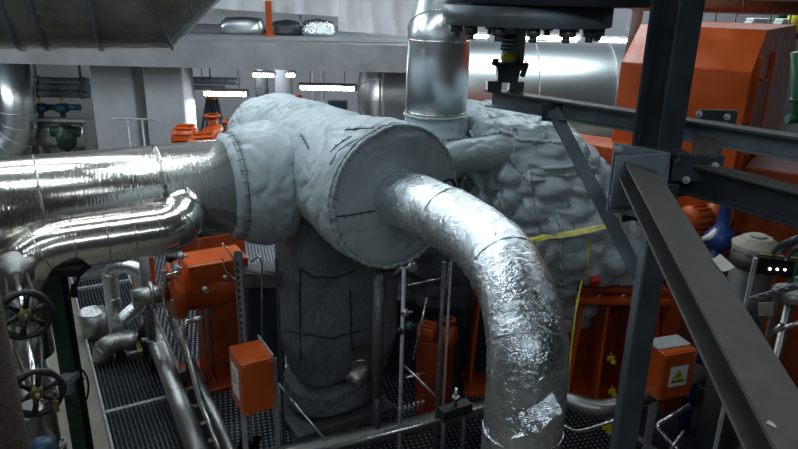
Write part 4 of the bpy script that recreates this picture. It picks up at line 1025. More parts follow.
# green post
GY = 4.92
gx = at(55, 270, GY)
t = Thing('green_post', 'dark green square steel post under the left silver pipe', 'post', V((gx.x, GY, 0)))
gt = zat(60, 270, GY)
mb = MB(); mb.prism(Hpoly(.125, .125, .014, .012), V((gx.x, GY, 0)), V((1, 0, 0)), V((0, 1, 0)), V((0, 0, gt))); mb.prism(rect(.10, .012), V((gx.x, GY - .05, 0)), V((1, 0, 0)), V((0, 1, 0)), V((0, 0, gt)));  t.part('post', mb, M['green'], bevel=.002)
mb = MB(); mb.box((gx.x + .07, GY, gt + .02), (.36, .22, .07)); t.part('head_plate', mb, M['black'], bevel=.01)
mb = MB(); mb.box((gx.x, GY, .015), (.3, .3, .03)); t.part('base_plate', mb, M['green'], bevel=.003)
# padlock like black junction on the post with cable loops
p = at(67, 384, 4.5); mb = MB(); mb.lathe(p + V((0, 0, -.09)), UP, [(0, .02), (.015, .045), (.1, .05), (.15, .055), (.17, .035)], 20); mb.box(p + V((0, .08, 0)), (.05, .15, .05)); solo('junction_gland', 'dark blue grey sensor head clamped on the green post', 'sensor', mb, M['steel_blue'])
mb = MB(); c = at(86, 392, 3.5); mb.tube(catmull([at(x_, y_, 4.55) for x_, y_ in ((72, 372), (82, 370), (88, 382), (87, 398), (81, 401), (80, 385), (84, 378))], 8), .008, 6)
mb.tube(catmull([at(x_, y_, 4.55) for x_, y_ in ((66, 390), (72, 405), (84, 408), (84, 401))], 8), .008, 6); solo('cable_loop', 'thin black cable looped beside the green post', 'cable', mb, M['black'])
mb = MB(); mb.box(at(56, 406, 3.3), (.03, .012, .07)); mb.tube([at(56, 400, 3.3) , at(52, 396, 3.35)], .004, 5); solo('yellow_tag', 'small yellow tag hanging beside the lower handwheel', 'tag', mb, M['brass'])
mb = MB(); mb.tube(catmull([at(80, 270, 4.9), at(77, 282, 4.88), at(72, 294, 4.85), at(66, 300, 4.8)], 6), .014, 8); mb.lathe(at(74, 290, 4.85), UP, [(-.06, .02), (0, .03), (.05, .015)], 12); solo('hanging_cable', 'black cable drop from the post head plate', 'cable', mb, M['black'])
# foreground brown lagged pipe
a, b = at(-4, 290, 2.7), at(12, 449, 2.7)
mb = MB(); x = at(2, 380, 2.7).x; mb.cyl((x - .03, 2.7, 0), (x - .03, 2.7, zat(0, 270, 2.7)), .085, n=32); mb.lathe((x - .03, 2.7, zat(0, 270, 2.7)), UP, [(0, .085), (.02, .07), (.03, .02)], 32); solo('lagged_pipe', 'rough rust brown vertical pipe at the lower left edge', 'pipe', mb, M['brown'])

# ---------- bucket
bq = fl(96, 338, 0); t = Thing('steel_bucket', 'open steel bucket with a crumpled rag on the grating', 'bucket', bq + V((0, 0, .05)))
zb0 = .05; r0 = .16; hb_ = .36
mb = MB(); mb.lathe(V((bq.x, bq.y, zb0)), UP, [(0, .02), (0, r0 - .01), (.01, r0), (hb_, r0 + .02), (hb_, r0 + .008), (.02, r0 - .012), (.02, .02)], 36, caps=False); t.part('shell', mb, M['clad_dull'])
mb = MB(); mb.torus(V((bq.x, bq.y, zb0 + hb_)), UP, r0 + .018, .009, 36, 8); t.part('rim', mb, M['stainless'])
mb = MB(); rows = [[V((bq.x - .1 + .2 * i / 10, bq.y - .1 + .2 * j / 10, zb0 + hb_ - .03)) + V((0, 0, .06 * noise.noise(V((i * .45, j * .45, 1))))) for i in range(11)] for j in range(11)]; mb.grid(rows); solo('rag', 'crumpled white rag lying in the steel bucket', 'rag', mb, M['white'])

# ---------- silver U pipe, elbows and diagonal pipe along N
def clad(name, label, pts, r, fil, m='clad_dull', bands=(), n=28, nf=6, cat='pipe', group=None):
    path = fillet(pts, fil, nf); t = Thing(name, label, cat, min(pts, key=lambda p: p.z), group)
    mb = MB(); mb.tube(path, r, n); t.part('cladding', mb, M[m])
    L = [0]
    for a, b in zip(path[:-1], path[1:]): L.append(L[-1] + (b - a).length)
    for f_ in bands:
        s = f_ * L[-1]; i = max(k for k in range(len(L) - 1) if L[k] <= s); q = path[i] + (path[i + 1] - path[i]) * ((s - L[i]) / max(1e-6, L[i + 1] - L[i]))
        mb = MB(); mb.torus(q, path[i + 1] - path[i], r + .001, .006, n, 6); t.part('seam_band', mb, M['stainless'])
    return t, path
Yu = 7.7
c1 = at(113, 262, Yu); c2 = at(137, 262, Yu)
def dn(p, z): return V((p.x, p.y, z))
a_ = dn(at(113, 300, Yu), 0); b_ = dn(at(135, 300, Yu), 0)
ztu = zat(122, 266, Yu)
clad('clad_pipe', 'silver clad pipe forming an upside down U beside the orange box', [V((a_.x, Yu, 0.03)), V((a_.x, Yu, ztu)), V((b_.x + .12, Yu, ztu)), V((b_.x + .12, Yu, .03))], .095, .22, 'clad_smooth', (.3, .42, .5, .58, .7))
clad('clad_pipe', 'short silver clad bend lying left of the diagonal pipe above the bucket', [at(118, 325, 7.0), at(128, 314, 7.1), at(139, 306, 7.2), at(142, 292, 7.5)], .085, .1, 'clad_smooth', (.3, .5, .7))
e_ = [fl(103, 358, .12), fl(104, 346, .30), fl(122, 340, .34), fl(140, 340, .34)]
clad('clad_pipe', 'grey clad elbow rising from the grating and turning right to the diagonal pipe', e_, .125, .16, 'clad_dull', (.25, .5, .62))
mb = MB(); p = fl(139, 350, .3); mb.obb(p, V((.05, -.1, -.02)), V((.02, .012, .0)), V((0, 0, .05))); solo('yellow_bracket', 'dull yellow pipe shoe beside the diagonal pipe', 'bracket', mb, M['brass'])
# diagonal pipe
d0 = fl(205, 470, .38); d1 = fl(148, 320, .38)
dd = (d0 - d1).normalized()
d2 = at(146, 300, d1.y + .1); 
clad('clad_pipe', 'long grey clad pipe running diagonally beside the gratings to the bottom edge', [at(188, 297, 8.3), at(160, 299, 7.9), at(143, 305, 7.6), d1 + V((0, 0, .02)), d0 + dd * .6], .105, [.12, .15, .3], 'clad_dull', (.28, .4, .62), nf=6)
clad('clad_pipe', 'thinner pipe running parallel right of the long diagonal pipe', [d1 + U * .32 + V((0, 0, -.12)) - dd * .0, d0 + U * .32 + dd * .6 + V((0, 0, -.12))], .055, .1, 'clad_dull', (.3, .6))
# vertical dull conduit post
p = at(155, 362, 7.35); zt2 = zat(156, 245, 7.35)
t = Thing('support_post', 'thin brown grey round post with a clamp, rising to the large silver pipe', 'post', V((p.x, 7.35, 0)))
mb = MB(); mb.cyl(V((p.x, 7.35, 0)), V((p.x, 7.35, zat(156, 235, 7.35))), .055, n=20); t.part('post', mb, M['galv_dark'])
mb = MB(); z = zat(156, 340, 7.35); mb.torus(V((p.x, 7.35, z)), UP, .055, .016, 24, 8); mb.box((p.x + .1, 7.35, z), (.12, .04, .03)); mb.box((p.x - .09, 7.35, z), (.08, .04, .03)); t.part('clamp', mb, M['galv'])
# thin bent tubes (stainless) at left centre
def thin(label, pts, r, fil=.08, m='stainless', name='thin_tube', cat='tube', group='thin stainless tubes'):
    mb = MB(); mb.tube(fillet(pts, fil, 5), r, 10); return solo(name, label, cat, mb, M[m], group)
thin('bent stainless tube arching left of the orange valve housing', [at(180, 272, 6.9), at(165, 276, 6.9), at(163, 300, 6.9), at(172, 330, 6.7)], .022)
thin('long stainless tube sloping down from the orange pump feet to the bottom edge', [at(203, 318, 6.2), at(184, 322, 6.2), at(186, 345, 6.0), at(200, 400, 5.4), at(222, 455, 4.9)], .028, .09)
thin('thin wire dropping from the sleeve to the strut channel', [at(222, 243, 6.3), at(240, 268, 6.15), at(245, 285, 6.15)], .008, .05)
thin('thin wire dropping beside the orange valve housing', [at(222, 258, 6.3), at(226, 272, 6.3), at(236, 280, 6.2)], .007, .05)
thin('thin hooked tube standing before the dark recess', [at(251, 262, 6.1), at(258, 256, 6.1), at(262, 262, 6.1), at(262, 340, 5.9)], .011, .05)

# ---------- orange box behind the U pipe
def obox(t, c, sx, sy, sz, ax, m='orange', nm='body', bevel=.01):
    mb = MB(); mb.box(c, (sx, sy, sz), ax=ax); return t.part(nm, mb, M[m], bevel=bevel)
c = at(143, 275, 8.3); t = Thing('orange_box', 'tall narrow orange box behind the silver U pipe', 'box', V((c.x, c.y, c.z - .4)))
axo = V((.8, .6, 0)).normalized()
obox(t, c, .26, .26, .70, axo); mb = MB(); mb.box(c + UP.cross(axo) * -.14, (.23, .015, .66), ax=axo); t.part('lid', mb, M['orange_dark'], bevel=.004)
mb = MB(); mb.box(V((c.x, c.y, (c.z - .35) / 2)), (.12, .1, c.z - .35)); t.part('stand', mb, M['galv_dark'])

# ---------- orange valve housing (hydraulic unit) under the sleeve
c = at(207, 285, 7.3); t = Thing('valve_housing', 'large orange cast valve housing under the quilted sleeve', 'valve', V((c.x, c.y, 0)))
zt3 = zat(207, 250, 7.3)
mb = MB(); mb.lathe(c - U * .45, U, [(0, .08), (.0, .30), (.05, .34), (.14, .34), (.17, .26), (.5, .28), (.8, .26), (.84, .33), (.9, .33), (.92, .1)], 36); t.part('cylinder', mb, M['orange'])
mb = MB(); mb.box(c + U * .1 + V((0, 0, .16)), (.7, .5, .42), ax=U); t.part('block', mb, M['orange'], bevel=.02)
mb = MB(); mb.box(V((c.x, c.y, .62)) + U * .15, (.34, .4, 1.24), ax=U); t.part('lower_body', mb, M['orange_dark'], bevel=.02)
for s in (-.12, .38):
    mb = MB(); mb.prism([(-.22, .05), (.22, .05), (.12, 1.1), (-.12, 1.1)], V((c.x, c.y, 0)) + U * s, N, UP, U * .03); t.part('foot_rib', mb, M['orange_dark'])
mb = MB(); mb.box(V((c.x, c.y, .03)) + U * .1, (.9, .8, .06), ax=U); t.part('base', mb, M['orange_dark'], bevel=.01)
for k in range(8):
    a = 2 * PI * k / 8; e1, e2 = perp(U); mb = MB(); mb.hexnut(c - U * .45 + (e1 * math.cos(a) + e2 * math.sin(a)) * .27, -U, .022, .025); t.part('bolt', mb, M['galv'])
mb = MB(); p = c + V((0, 0, .1)) + N * .3; mb.cyl(p + U * -.1, p + U * -.1 + N * .08, .03, n=12); t.part('plug', mb, M['galv']); mb = MB(); mb.cyl(p + U * .14 + V((0, 0, .1)), p + U * .14 + V((0, 0, .1)) + N * .06, .022, n=12); t.part('plug', mb, M['galv'])
mb = MB(); mb.cyl(c - U * .45, c - U * .85, .11, n=24); mb.cyl(c - U * .62, c - U * .66, .17, n=24); t.part('inlet_pipe', mb, M['clad_dull'])
# small fitting cluster left of housing
t = Thing('instrument_cluster', 'small black and steel instrument valves left of the orange housing', 'valve', at(172, 275, 7.1))
for k, (px, py, r) in enumerate(((170, 258, .05), (176, 268, .045), (169, 278, .055), (181, 256, .04))):
    p = at(px, py, 7.0); mb = MB(); mb.lathe(p - V((0, 0, r)), UP, [(0, r * .5), (r * .4, r), (r * 1.4, r), (r * 2, r * .4)], 16); mb.cyl(p, p + V((.08, 0, 0)), r * .4, n=10); t.part('valve_body', mb, M['galv'] if k % 2 else M['iron'])
mb = MB(); mb.tube([at(168, 250, 7.0), at(172, 265, 7.05), at(170, 282, 7.0), at(176, 292, 7.1)], .02, 8); t.part('manifold', mb, M['stainless'])
# serrated bracket rows between diagonal pipe and stainless tube
t = Thing('stepped_bracket', 'row of stepped steel brackets beside the diagonal pipe', 'bracket', fl(200, 400))
for k in range(5):
    mb = MB(); p = fl(186 + k * 8, 370 + k * 17, .2); mb.prism([(0, 0), (.14, 0), (0, .12)], p, U, UP, N * .03); mb.box(p + V((0, 0, -.1)), (.2, .06, .2), ax=U); t.part('step', mb, M['galv_dark'])

# ---------- unistrut posts and cross channel
def strut(px_t, py_t, px_b, py_b, Y, w, label, m='galv', holes=False):
    a = at(px_t, py_t, Y); x = a.x; t = Thing('strut_post', label, 'post', V((x, Y, 0)), 'strut channel posts')
    mb = MB(); mb.prism(Cpoly(w, w * .9, .004), V((x, Y, 0)), V((0, -1, 0)).lerp(V((1, 0, 0)), 0.0), V((1, 0, 0)), V((0, 0, a.z))); t.part('channel', mb, M[m])
    if holes:
        k = int(a.z / .07)
        for i in range(2, k): mb = MB(); mb.obb(V((x, Y - w * .47, i * .07)), V((.008, 0, 0)), V((0, .002, 0)), V((0, 0, .016))); t.part('slot', mb, M['black'])
    mb = MB(); mb.box((x, Y, .006), (w * 3, w * 3, .012)); t.part('foot', mb, M[m])
    return x
strut(238, 252, 240, 449, 6.0, .075, 'galvanised strut post behind the left orange junction box', holes=True)
strut(276.5, 258, 274, 449, 5.75, .03, 'thin dark strut post right of the left junction box', 'galv_dark')
a, b = at(246, 279, 6.3), at(282, 277, 6.3); b.z = a.z
mb = MB(); mb.box((a + b) / 2, ((b - a).length, .06, .13)); mb.box((a + b) / 2 + V((0, 0, .07)), ((b - a).length, .09, .01)); mb.box((a + b) / 2 - V((0, 0, .07)), ((b - a).length, .09, .01)); solo('cross_channel', 'short grey steel cross channel between the strut posts', 'channel', mb, M['galv_dark'])
mb = MB(); c = at(262, 330, 7.2); mb.box(V((c.x, c.y, c.z)), (.42, .4, 1.6), ax=U); solo('dark_cabinet', 'dark grey cabinet in the recess left of the quilted casing', 'cabinet', mb, M['steel'], bevel=.01)

# ---------- junction boxes
def junction(corner_px, Y, w, d, h, axf, label, lab_kind, posts, stand_m='galv'):
    """corner: bottom front vertical edge; axf: direction of the front face to the right"""
    c0 = at(*corner_px, Y); axf = axf.normalized(); bk = UP.cross(axf)
    t = Thing('junction_box', label, 'junction box', V((c0.x, c0.y, 0)), 'orange junction boxes')
    ctr = c0 + axf * w / 2 + bk * d / 2 + V((0, 0, h / 2))
    mb = MB(); mb.box(ctr, (w, d, h), ax=axf); bo = t.part('body', mb, M['orange'], bevel=.008)
    mb = MB(); mb.box(ctr - bk * (d / 2 + .012), (w - .01, .024, h - .01), ax=axf); lid = t.part('lid', mb, M['orange'], bevel=.006)
    for sx in (-1, 1):
        for sz in (-1, 1):
            mb = MB(); mb.cyl(ctr - bk * (d / 2 + .024) + axf * sx * (w / 2 - .03) + UP * sz * (h / 2 - .03), ctr - bk * (d / 2 + .03) + axf * sx * (w / 2 - .03) + UP * sz * (h / 2 - .03), .009, n=10); t.part('screw', mb, M['galv'], lid)
    fo_ = ctr - bk * (d / 2 + .026)
    if lab_kind == 'triangle':
        q = fo_ + axf * -.00
        mb = MB(); mb.obb(q, axf * w * .27, UP * h * .22, bk * .001); l = t.part('warning_label', mb, M['white'], lid, label='white label with yellow warning triangle')
        s_ = h * .17; f2 = q - bk * .002
        mb = MB(); mb.prism([(-s_ * .95, -s_ * .8), (s_ * .95, -s_ * .8), (0, s_ * .85)], f2, axf, UP, -bk * .001); t.part('triangle_edge', mb, M['ink'], l)
        s2 = s_ * .75; mb = MB(); mb.prism([(-s2 * .95, -s2 * .72), (s2 * .95, -s2 * .72), (0, s2 * .8)], f2 - bk * .0015, axf, UP, -bk * .001); t.part('triangle', mb, M['yellow'], l)
        mb = MB(); k = s_ * .45; mb.prism([(-.15 * k, .8 * k), (.25 * k, .8 * k), (.05 * k, .1 * k), (.35 * k, .1 * k), (-.1 * k, -1.1 * k), (.0, -.2 * k), (-.3 * k, -.2 * k)], f2 - bk * .003, axf, UP, -bk * .001); t.part('bolt_sign', mb, M['ink'], l)
    return t, ctr, axf, bk
# left box: long side with label faces left, narrow front faces right
cL = at(243, 414, 5.1)
fx = V((1, .25, 0)).normalized()
t, ctr, axf, bk = junction((243, 416), 4.95, .29, .34, .52, U, 'orange junction box with white side label on the strut posts, left one', 'none', 1)
sidc = ctr - axf * (.29 / 2 + .002)
mb = MB(); mb.obb(sidc + V((0, 0, .0)), bk * .10, UP * .15, axf * .001); l = t.part('side_label', mb, M['white'], label='white printed side label')
mb = MB()
for k, (y0, hw) in enumerate(((.06, .06), (.035, .075), (.005, .05), (-.02, .07), (-.05, .045))): mb.obb(sidc - axf * .0015 + V((0, 0, .02 + y0)) + bk * (.075 - hw), bk * hw, UP * .005, axf * .0008)
t.part('label_print', mb, M['galv_dark'], l)
mb = MB(); mb.box(ctr + V((0, .0, .275)) + axf * .14, (.012, .40, .03), ax=axf); t.part('top_rail', mb, M['galv'])
mb = MB(); zt4 = ctr.z + .05; q = ctr + axf * .175 - bk * .12
for qq in (q, ): mb.prism(Cpoly(.045, .04, .004), V((qq.x, qq.y, 0)), V((0, -1, 0)), V((1, 0, 0)), V((0, 0, zt4 + .15)))
t.part('stand', mb, M['galv'])
mb = MB(); q2 = ctr + bk * .15 - axf * .05; mb.box(V((q2.x, q2.y, (ctr.z - .27) / 2)), (.05, .05, ctr.z - .27)); t.part('stand', mb, M['galv'])
# right box
t, ctr, axf, bk = junction((656, 400), 5.55, .38, .26, .50, V((.95, .31, 0)), 'orange junction box with yellow warning triangle behind the steel column, right one', 'triangle', 0)
mb = MB(); q = ctr + bk * .1; mb.box(V((q.x, q.y, (ctr.z - .25) / 2)), (.06, .06, ctr.z - .25)); t.part('stand', mb, M['galv']); mb = MB(); mb.box(ctr + V((0, 0, .256)) + bk * .05, (.38, .2, .012), ax=axf); t.part('drip_cover', mb, M['galv'])

# ================================================================== MIDDLE: instrument rack & pipes
t = Thing('support_post', 'thick dull round post in front of the quilted casing', 'post', fl(382, 420))
px_ = at(379, 272, 5.6); mb = MB(); mb.cyl(V((px_.x, 5.6, .9)), V((px_.x, 5.6, px_.z)), .052, n=24); t.part('upper_tube', mb, M['galv_dark'])
mb = MB(); mb.cyl(V((px_.x, 5.6, 0)), V((px_.x, 5.6, .95)), .04, n=20); mb.cyl(V((px_.x, 5.6, 0)), V((px_.x, 5.6, .02)), .12, n=20); t.part('lower_tube', mb, M['steel'])
mb = MB(); mb.cyl(V((px_.x, 5.6, px_.z)), V((px_.x, 5.6, px_.z + .05)), .035, n=20); mb.box(V((px_.x + .1, 5.6, px_.z - .02)), (.2, .07, .07)); t.part('head', mb, M['steel'])
rack = Thing('instrument_rack', 'thin steel tube rack with valves in front of the left orange pedestal', 'rack', fl(430, 420))
def vpost(px, py, Y, r, m, nm='post'):
    p = at(px, py, Y); mb = MB(); mb.cyl(V((p.x, Y, 0)), p, r, n=14); rack.part(nm, mb, M[m]); return p
vpost(404, 268, 5.2, .018, 'galv'); vpost(444, 262, 5.3, .02, 'galv_dark'); vpost(451, 258, 5.35, .012, 'galv')
for a, b, r in ((at(403, 286, 5.2), at(444, 278, 5.3), .008), (at(427, 298, 5.25), at(413, 360, 5.2), .011), (at(451, 257, 5.35), at(444, 300, 5.3), .008), (at(404, 365, 4.9), at(440, 400, 4.7), .010), (at(405, 378, 4.95), at(424, 373, 5.0), .010)):
    mb = MB(); mb.cyl(a, b, r, n=10); rack.part('cross_tube', mb, M['stainless'])
mb = MB(); p = at(412, 267, 5.25); mb.lathe(p, V((.3, -1, .3)), [(-.03, .03), (0, .045), (.02, .045), (.025, .03)], 18); mb.tube([at(394, 275, 5.3), at(402, 268, 5.25), at(409, 268, 5.25)], .018, 10); rack.part('pressure_gauge', mb, M['stainless'])
for k, (px, py) in enumerate(((405, 312), (409, 325), (400, 330))):
    mb = MB(); p = at(px, py, 5.2); mb.lathe(p - V((0, 0, .04)), UP, [(0, .02), (.01, .035), (.05, .035), (.07, .02)], 14); mb.cyl(p, p + V((.07, 0, 0)), .012, n=8); rack.part('needle_valve', mb, M[('stainless', 'green_mid', 'iron')[k]])
for k in range(6):
    mb = MB(); p = at(400 + k * 4.5, 408 - k * 1.5, 4.85); mb.hexnut(p, V((.2, -1, .3)), .014, .03); mb.cyl(p, p + V((0, .0, -.08)), .006, n=8); rack.part('fitting', mb, M['stainless'])
mb = MB(); mb.box((.55, 8.0, .5), (1.9, 1.1, 1.0)); mb.box((.55, 8.0, 1.04), (2.0, 1.2, .08)); solo('dark_machine_block', 'dark machine block added under the quilted jackets to darken the gap between the drum and the turbine', 'tank', mb, M['steel'], bevel=.01)  # dark block added so the gap below the jackets stays dark
# orange small valve
pump(436, 333, 6.6, .42, 'small orange pump between the quilted casing and the left pedestal', axis=V((.9, -.4, 0)).normalized())
# grey actuator box right bottom of rack
c = at(455, 410, 4.6); t = Thing('tube_manifold', 'dark valve manifold with a spindle at the bottom centre', 'manifold', V((c.x, c.y, 0)))
mb = MB(); mb.box(c, (.28, .1, .09), ax=U); t.part('block', mb, M['iron'], bevel=.006)
mb = MB(); mb.cyl(c + V((0, 0, .04)), c + V((0, 0, .2)), .014, n=10); mb.cyl(c + V((0, 0, .1)), c + V((0, 0, .13)), .03, n=12); t.part('spindle', mb, M['stainless'])
for s in (-.1, .1):
    mb = MB(); mb.cyl(V((c.x, c.y, 0)) + U * s, V((c.x, c.y, c.z)) + U * s, .022, n=12); t.part('leg', mb, M['steel'])
# long low silver pipe along U
h0, h1 = fl(318, 452, .40), fl(500, 398, .55); h0.z = h1.z = .46
dh = (h1 - h0).normalized()
clad('clad_pipe', 'low horizontal grey pipe running from the bottom edge behind the foil pipe', [h0 - dh * 2.5, h0, h1, at(560, 397, 5.7), at(600, 412, 5.5), at(640, 398, 5.7), at(700, 372, 6.1)], .088, [.1, .1, .25, .25, .3], 'clad_dull', (.15, .3, .45, .6, .72, .85))
thin('thin steel tube bent in a V at the foot of the right pedestal', [at(555, 418, 5.3), at(574, 433, 5.2), at(612, 422, 5.3), at(632, 412, 5.4)], .016, .12)
thin('thin steel tube crooked over the lower right grating', [at(690, 405, 5.0), at(655, 426, 4.9), at(672, 444, 4.8), at(688, 460, 4.7)], .02, .05)
thin('short steel rod crossing the crooked tube at the bottom', [at(668, 452, 4.75), at(684, 431, 4.85)], .014, .01)
thin('long thin tube running low beside the grey pipe', [at(330, 449, 4.9), at(420, 425, 5.0), at(540, 392, 5.3)], .014, .05)
thin('low slanting rod in front of the chequer plate', [at(279, 384, 5.3), at(300, 410, 5.1), at(326, 440, 4.9)], .012, .02)
for px, py, Y, lab in ((611, 358, 6.6, 'yellow tag tied to the ribbed pedestal, upper'), (612, 391, 6.5, 'yellow tag tied to the ribbed pedestal, middle'), (607, 427, 5.3, 'yellow tag tied to the bent tube, lowest')):
    p = at(px, py, Y); mb = MB(); mb.box(p, (.09, .01, .05), .3); mb.box(p + V((.03, 0, -.05)), (.05, .01, .05), -.4); mb.tube([p, p + V((0, .03, .06))], .004, 5); solo('yellow_tag', lab, 'tag', mb, M['yellow'], 'yellow tags on the pedestal')
# foot clutter near casing base: round pipe end
c = at(365, 372, 6.0); clad('clad_pipe', 'stub of dark clad pipe leaning at the foot of the quilted casing', [at(352, 384, 5.9), at(362, 372, 6.0), at(362, 352, 6.4)], .1, .08, 'clad_dull', (.4,))
mb = MB(); c = fl(298, 422, .04); mb.box(c, (.3, .12, .08), ax=U); mb.cyl(c + V((0, 0, .02)) - U * .05, c + U * .22 + V((0, 0, .1)), .03); solo('black_clamp', 'black steel clamp lying on the chequer plate', 'clamp', mb, M['iron'], bevel=.004)

# ================================================================== RIGHT BACKGROUND CLUSTER
t = Thing('filter_vessel', 'grey green cylindrical vessel with a beige octagonal lid below the heavy beam', 'vessel', V((at(757, 250, 5.3).x, 5.3, 0)))
c = at(757, 243, 5.3); rr = .185
mb = MB(); mb.cyl(V((c.x, 5.3, .3)), V((c.x, 5.3, c.z - .05)), rr * .92, n=36); mb.cyl(V((c.x, 5.3, c.z - .2)), V((c.x, 5.3, c.z - .06)), rr * 1.0, n=36); t.part('shell', mb, M['tank'])
mb = MB(); mb.lathe(V((c.x, 5.3, c.z - .06)), UP, [(0, rr * 1.08), (.05, rr * 1.1), (.1, rr * .7), (.115, rr * .65)], 8); t.part('lid', mb, M['beige'], bevel=.006)
mb = MB(); mb.cyl(V((c.x, 5.3, c.z + .05)), V((c.x, 5.3, c.z + .075)), rr * .35, n=20); t.part('cap', mb, M['beige'])
for k in range(3):
    a = 2 * PI * k / 3; mb = MB(); mb.box((c.x + .13 * math.cos(a), 5.3 + .13 * math.sin(a), .15), (.05, .05, .3)); t.part('leg', mb, M['steel'])
# blue valve
c = at(722, 228, 6.3); t = Thing('blue_valve', 'blue valve with lever left of the grey green vessel', 'valve', V((c.x, 6.3, 0)))
mb = MB(); mb.lathe(c + V((0, 0, -.22)), UP, [(0, .07), (.04, .13), (.14, .15), (.2, .1), (.26, .06), (.5, .055), (.52, .09), (.56, .09)], 20); t.part('body', mb, M['blue'])
mb = MB(); mb.tube([c + V((-.02, 0, .0)), c + V((-.12, -.05, -.08)), c + V((-.2, -.05, -.1))], [.045, .04, .02], 10); t.part('lever', mb, M['white'])
mb = MB(); mb.cyl(V((c.x, 6.3, 0)), c + V((0, 0, -.2)), .06); t.part('pipe', mb, M['blue'])
pump(704, 216, 6.9, .55, 'orange pump under the heavy beam beside the blue valve', axis=V((.9, .4, 0)).normalized())
# controller with three LEDs
c = at(776, 268, 4.6); t = Thing('controller', 'black controller with three white lights and yellow top edge', 'controller', V((c.x, c.y, 0)))
axc = V((.96, -.28, 0)).normalized(); bkc = UP.cross(axc)
mb = MB(); mb.box(c + bkc * .05, (.24, .1, .13), ax=axc); bo = t.part('housing', mb, M['black'], bevel=.005)
for k in range(3):
    q = c + axc * (-.04 + .05 * k) - bkc * .001 + V((0, 0, -.012 + .004 * k)); mb = MB(); mb.lathe(q, -bkc, [(0, .009), (.004, .009), (.006, .005)], 14); t.part('indicator_light', mb, M['led'], bo)
mb = MB(); mb.box(c + V((0, 0, .085)) + bkc * .02, (.26, .03, .015), ax=axc)
for s in (-.1, -.03, .05, .11): mb.box(c + V((0, 0, .075)) + bkc * .02 + axc * s, (.02, .03, .03), ax=axc)
t.part('yellow_edge', mb, M['brass'])
mb = MB(); q = c - axc * .15; mb.box(V((q.x, q.y, c.z / 2)), (.025, .04, c.z + .12), ax=axc); q = c + axc * .15; mb.box(V((q.x, q.y, c.z / 2)), (.025, .04, c.z - .1), ax=axc); t.part('stand', mb, M['galv'])
# rack of small parts beneath
c = at(770, 310, 4.3); t = Thing('instrument_rack', 'grey instrument rack with paper tag below the black controller', 'rack', V((c.x, c.y, 0)))
a, b = at(750, 300, 4.35), at(800, 285, 4.2); mb = MB(); mb.beam(a, b, UP, rect(.03, .04))
for k in range(5): q = a + (b - a) * (k + .5) / 5; mb.cyl(q, q + V((0, -.05, .03)), .012, n=8)
t.part('terminal_rail', mb, M['galv_dark'])
mb = MB(); mb.obb(at(766, 309, 4.2), V((.045, -.01, .008)), V((-.012, 0, .05)), V((0, .002, 0))); t.part('paper_tag', mb, M['beige'], label='beige paper tag')
mb = MB(); q = at(776, 300, 4.3); mb.box(V((q.x, q.y, q.z / 2 + .1)), (.03, .03, q.z)); t.part('post', mb, M['galv_dark'])
for (px, py, px2, py2) in ((775, 331, 800, 322), (768, 335, 782, 325)):
    mb = MB(); mb.cyl(at(px, py, 4.2), at(px2, py2, 4.1), .016, n=10); t.part('tube', mb, M['stainless'])
mb = MB(); q = at(792, 292, 4.35); mb.lathe(q - V((0, 0, .06)), UP, [(0, .1), (.02, .13), (.07, .13), (.09, .1), (.1, .03)], 28); mb.cyl(V((q.x, q.y, 0)), q - V((0, 0, .06)), .03); solo('round_sensor', 'round grey steel sensor housing at the right edge under the controller', 'sensor', mb, M['clad_dull'])
mb = MB(); mb.tube(catmull([at(810, 236, 4.4), at(795, 240, 4.4), at(782, 246, 4.5), at(775, 253, 4.6)], 8), .028, 12); mb.tube(catmull([at(810, 244, 4.35), at(796, 249, 4.35), at(786, 258, 4.5)], 8), .018, 12); solo('flexible_hose', 'black flexible hose entering from the right edge to the controller', 'hose', mb, M['steel'])
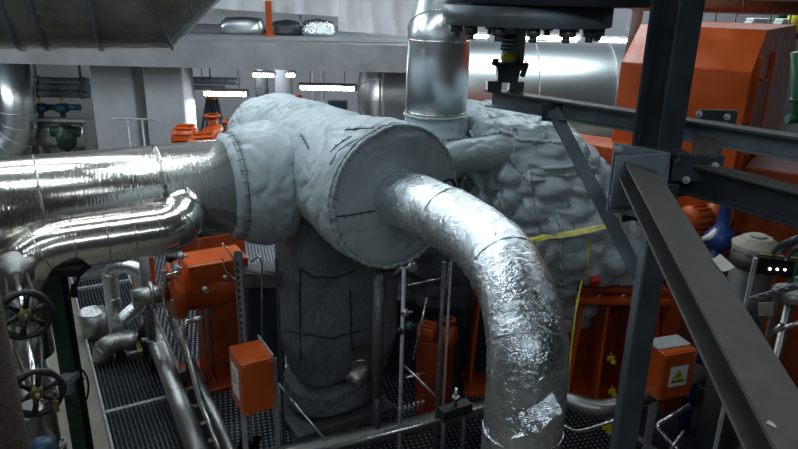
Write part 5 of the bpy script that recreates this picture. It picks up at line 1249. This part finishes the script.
mb = MB(); c = at(790, 355, 4.6); mb.box(V((c.x + .1, c.y, .55)), (.5, .4, 1.1), ax=V((.9, -.3, 0))); mb.box(V((c.x + .1, c.y, 1.12)), (.55, .45, .04), ax=V((.9, -.3, 0))); solo('dark_cabinet', 'dark cabinet at the right edge behind the diagonal beam', 'cabinet', mb, M['steel'], bevel=.01)

# ================================================================== LIGHT
w = bpy.data.worlds.new('world'); bpy.context.scene.world = w; w.use_nodes = True
w.node_tree.nodes['Background'].inputs[0].default_value = (.55, .7, .85, 1); w.node_tree.nodes['Background'].inputs[1].default_value = .07
def area(name, loc, target, sx, sy, e, col=(.80, .945, 1.0)):
    l = bpy.data.lights.new(name, 'AREA'); l.shape = 'RECTANGLE'; l.size = sx; l.size_y = sy; l.energy = e; l.color = col
    o = bpy.data.objects.new(name, l); COL.objects.link(o); o.location = loc; o.rotation_euler = (V(target) - V(loc)).to_track_quat('-Z', 'Y').to_euler(); return o
for x, y, L_b, e_b, lab in BAYS:
    l = area('bay_area', (x, y, BZ), (x, y, 0), L_b * .95, .25, e_b)
    l.rotation_euler = (0, 0, math.atan2(U.y, U.x))
area('under_floor_light', at(226, 93, 13.6) + V((0, -.1, -.1)), (-3.5, 13, 0), 1.0, .2, 40)
area('under_floor_light', at(327, 88, 14.0) + V((0, -.1, -.1)), (-1.3, 13, 0), 1.2, .2, 40)
area('back_hall_fill', (5.2, 14.6, 8.3), (5.0, 16.4, 2), 8, .5, 850)  # unseen strip lamp added to brighten the silver vessel
area('back_hall_fill', (-6, 17.8, 3.2), (-6, 22, 1.5), 5, .5, 110)  # unseen lamp washing the back wall below the slab
area('under_floor_light', (-9.6, 12.9, 3.0), (-8.3, 14.6, 2.4), 2.4, .15, 45)  # unseen strip added so the left silver pipes have light to reflect
area('aisle_fill', (-9.5, 10.5, 6.5), (-5, 14, 2), 2.5, .6, 150)  # unseen lamp added to light columns and silver pipe from the left

sc = bpy.context.scene
sc.view_settings.view_transform = 'Standard'; sc.view_settings.look = 'None'; sc.view_settings.exposure = 0.0; sc.view_settings.gamma = 1.0
sc.cycles.use_denoising = True; sc.cycles.max_bounces = 6; sc.cycles.glossy_bounces = 4; sc.cycles.diffuse_bounces = 3; sc.cycles.sample_clamp_indirect = 6
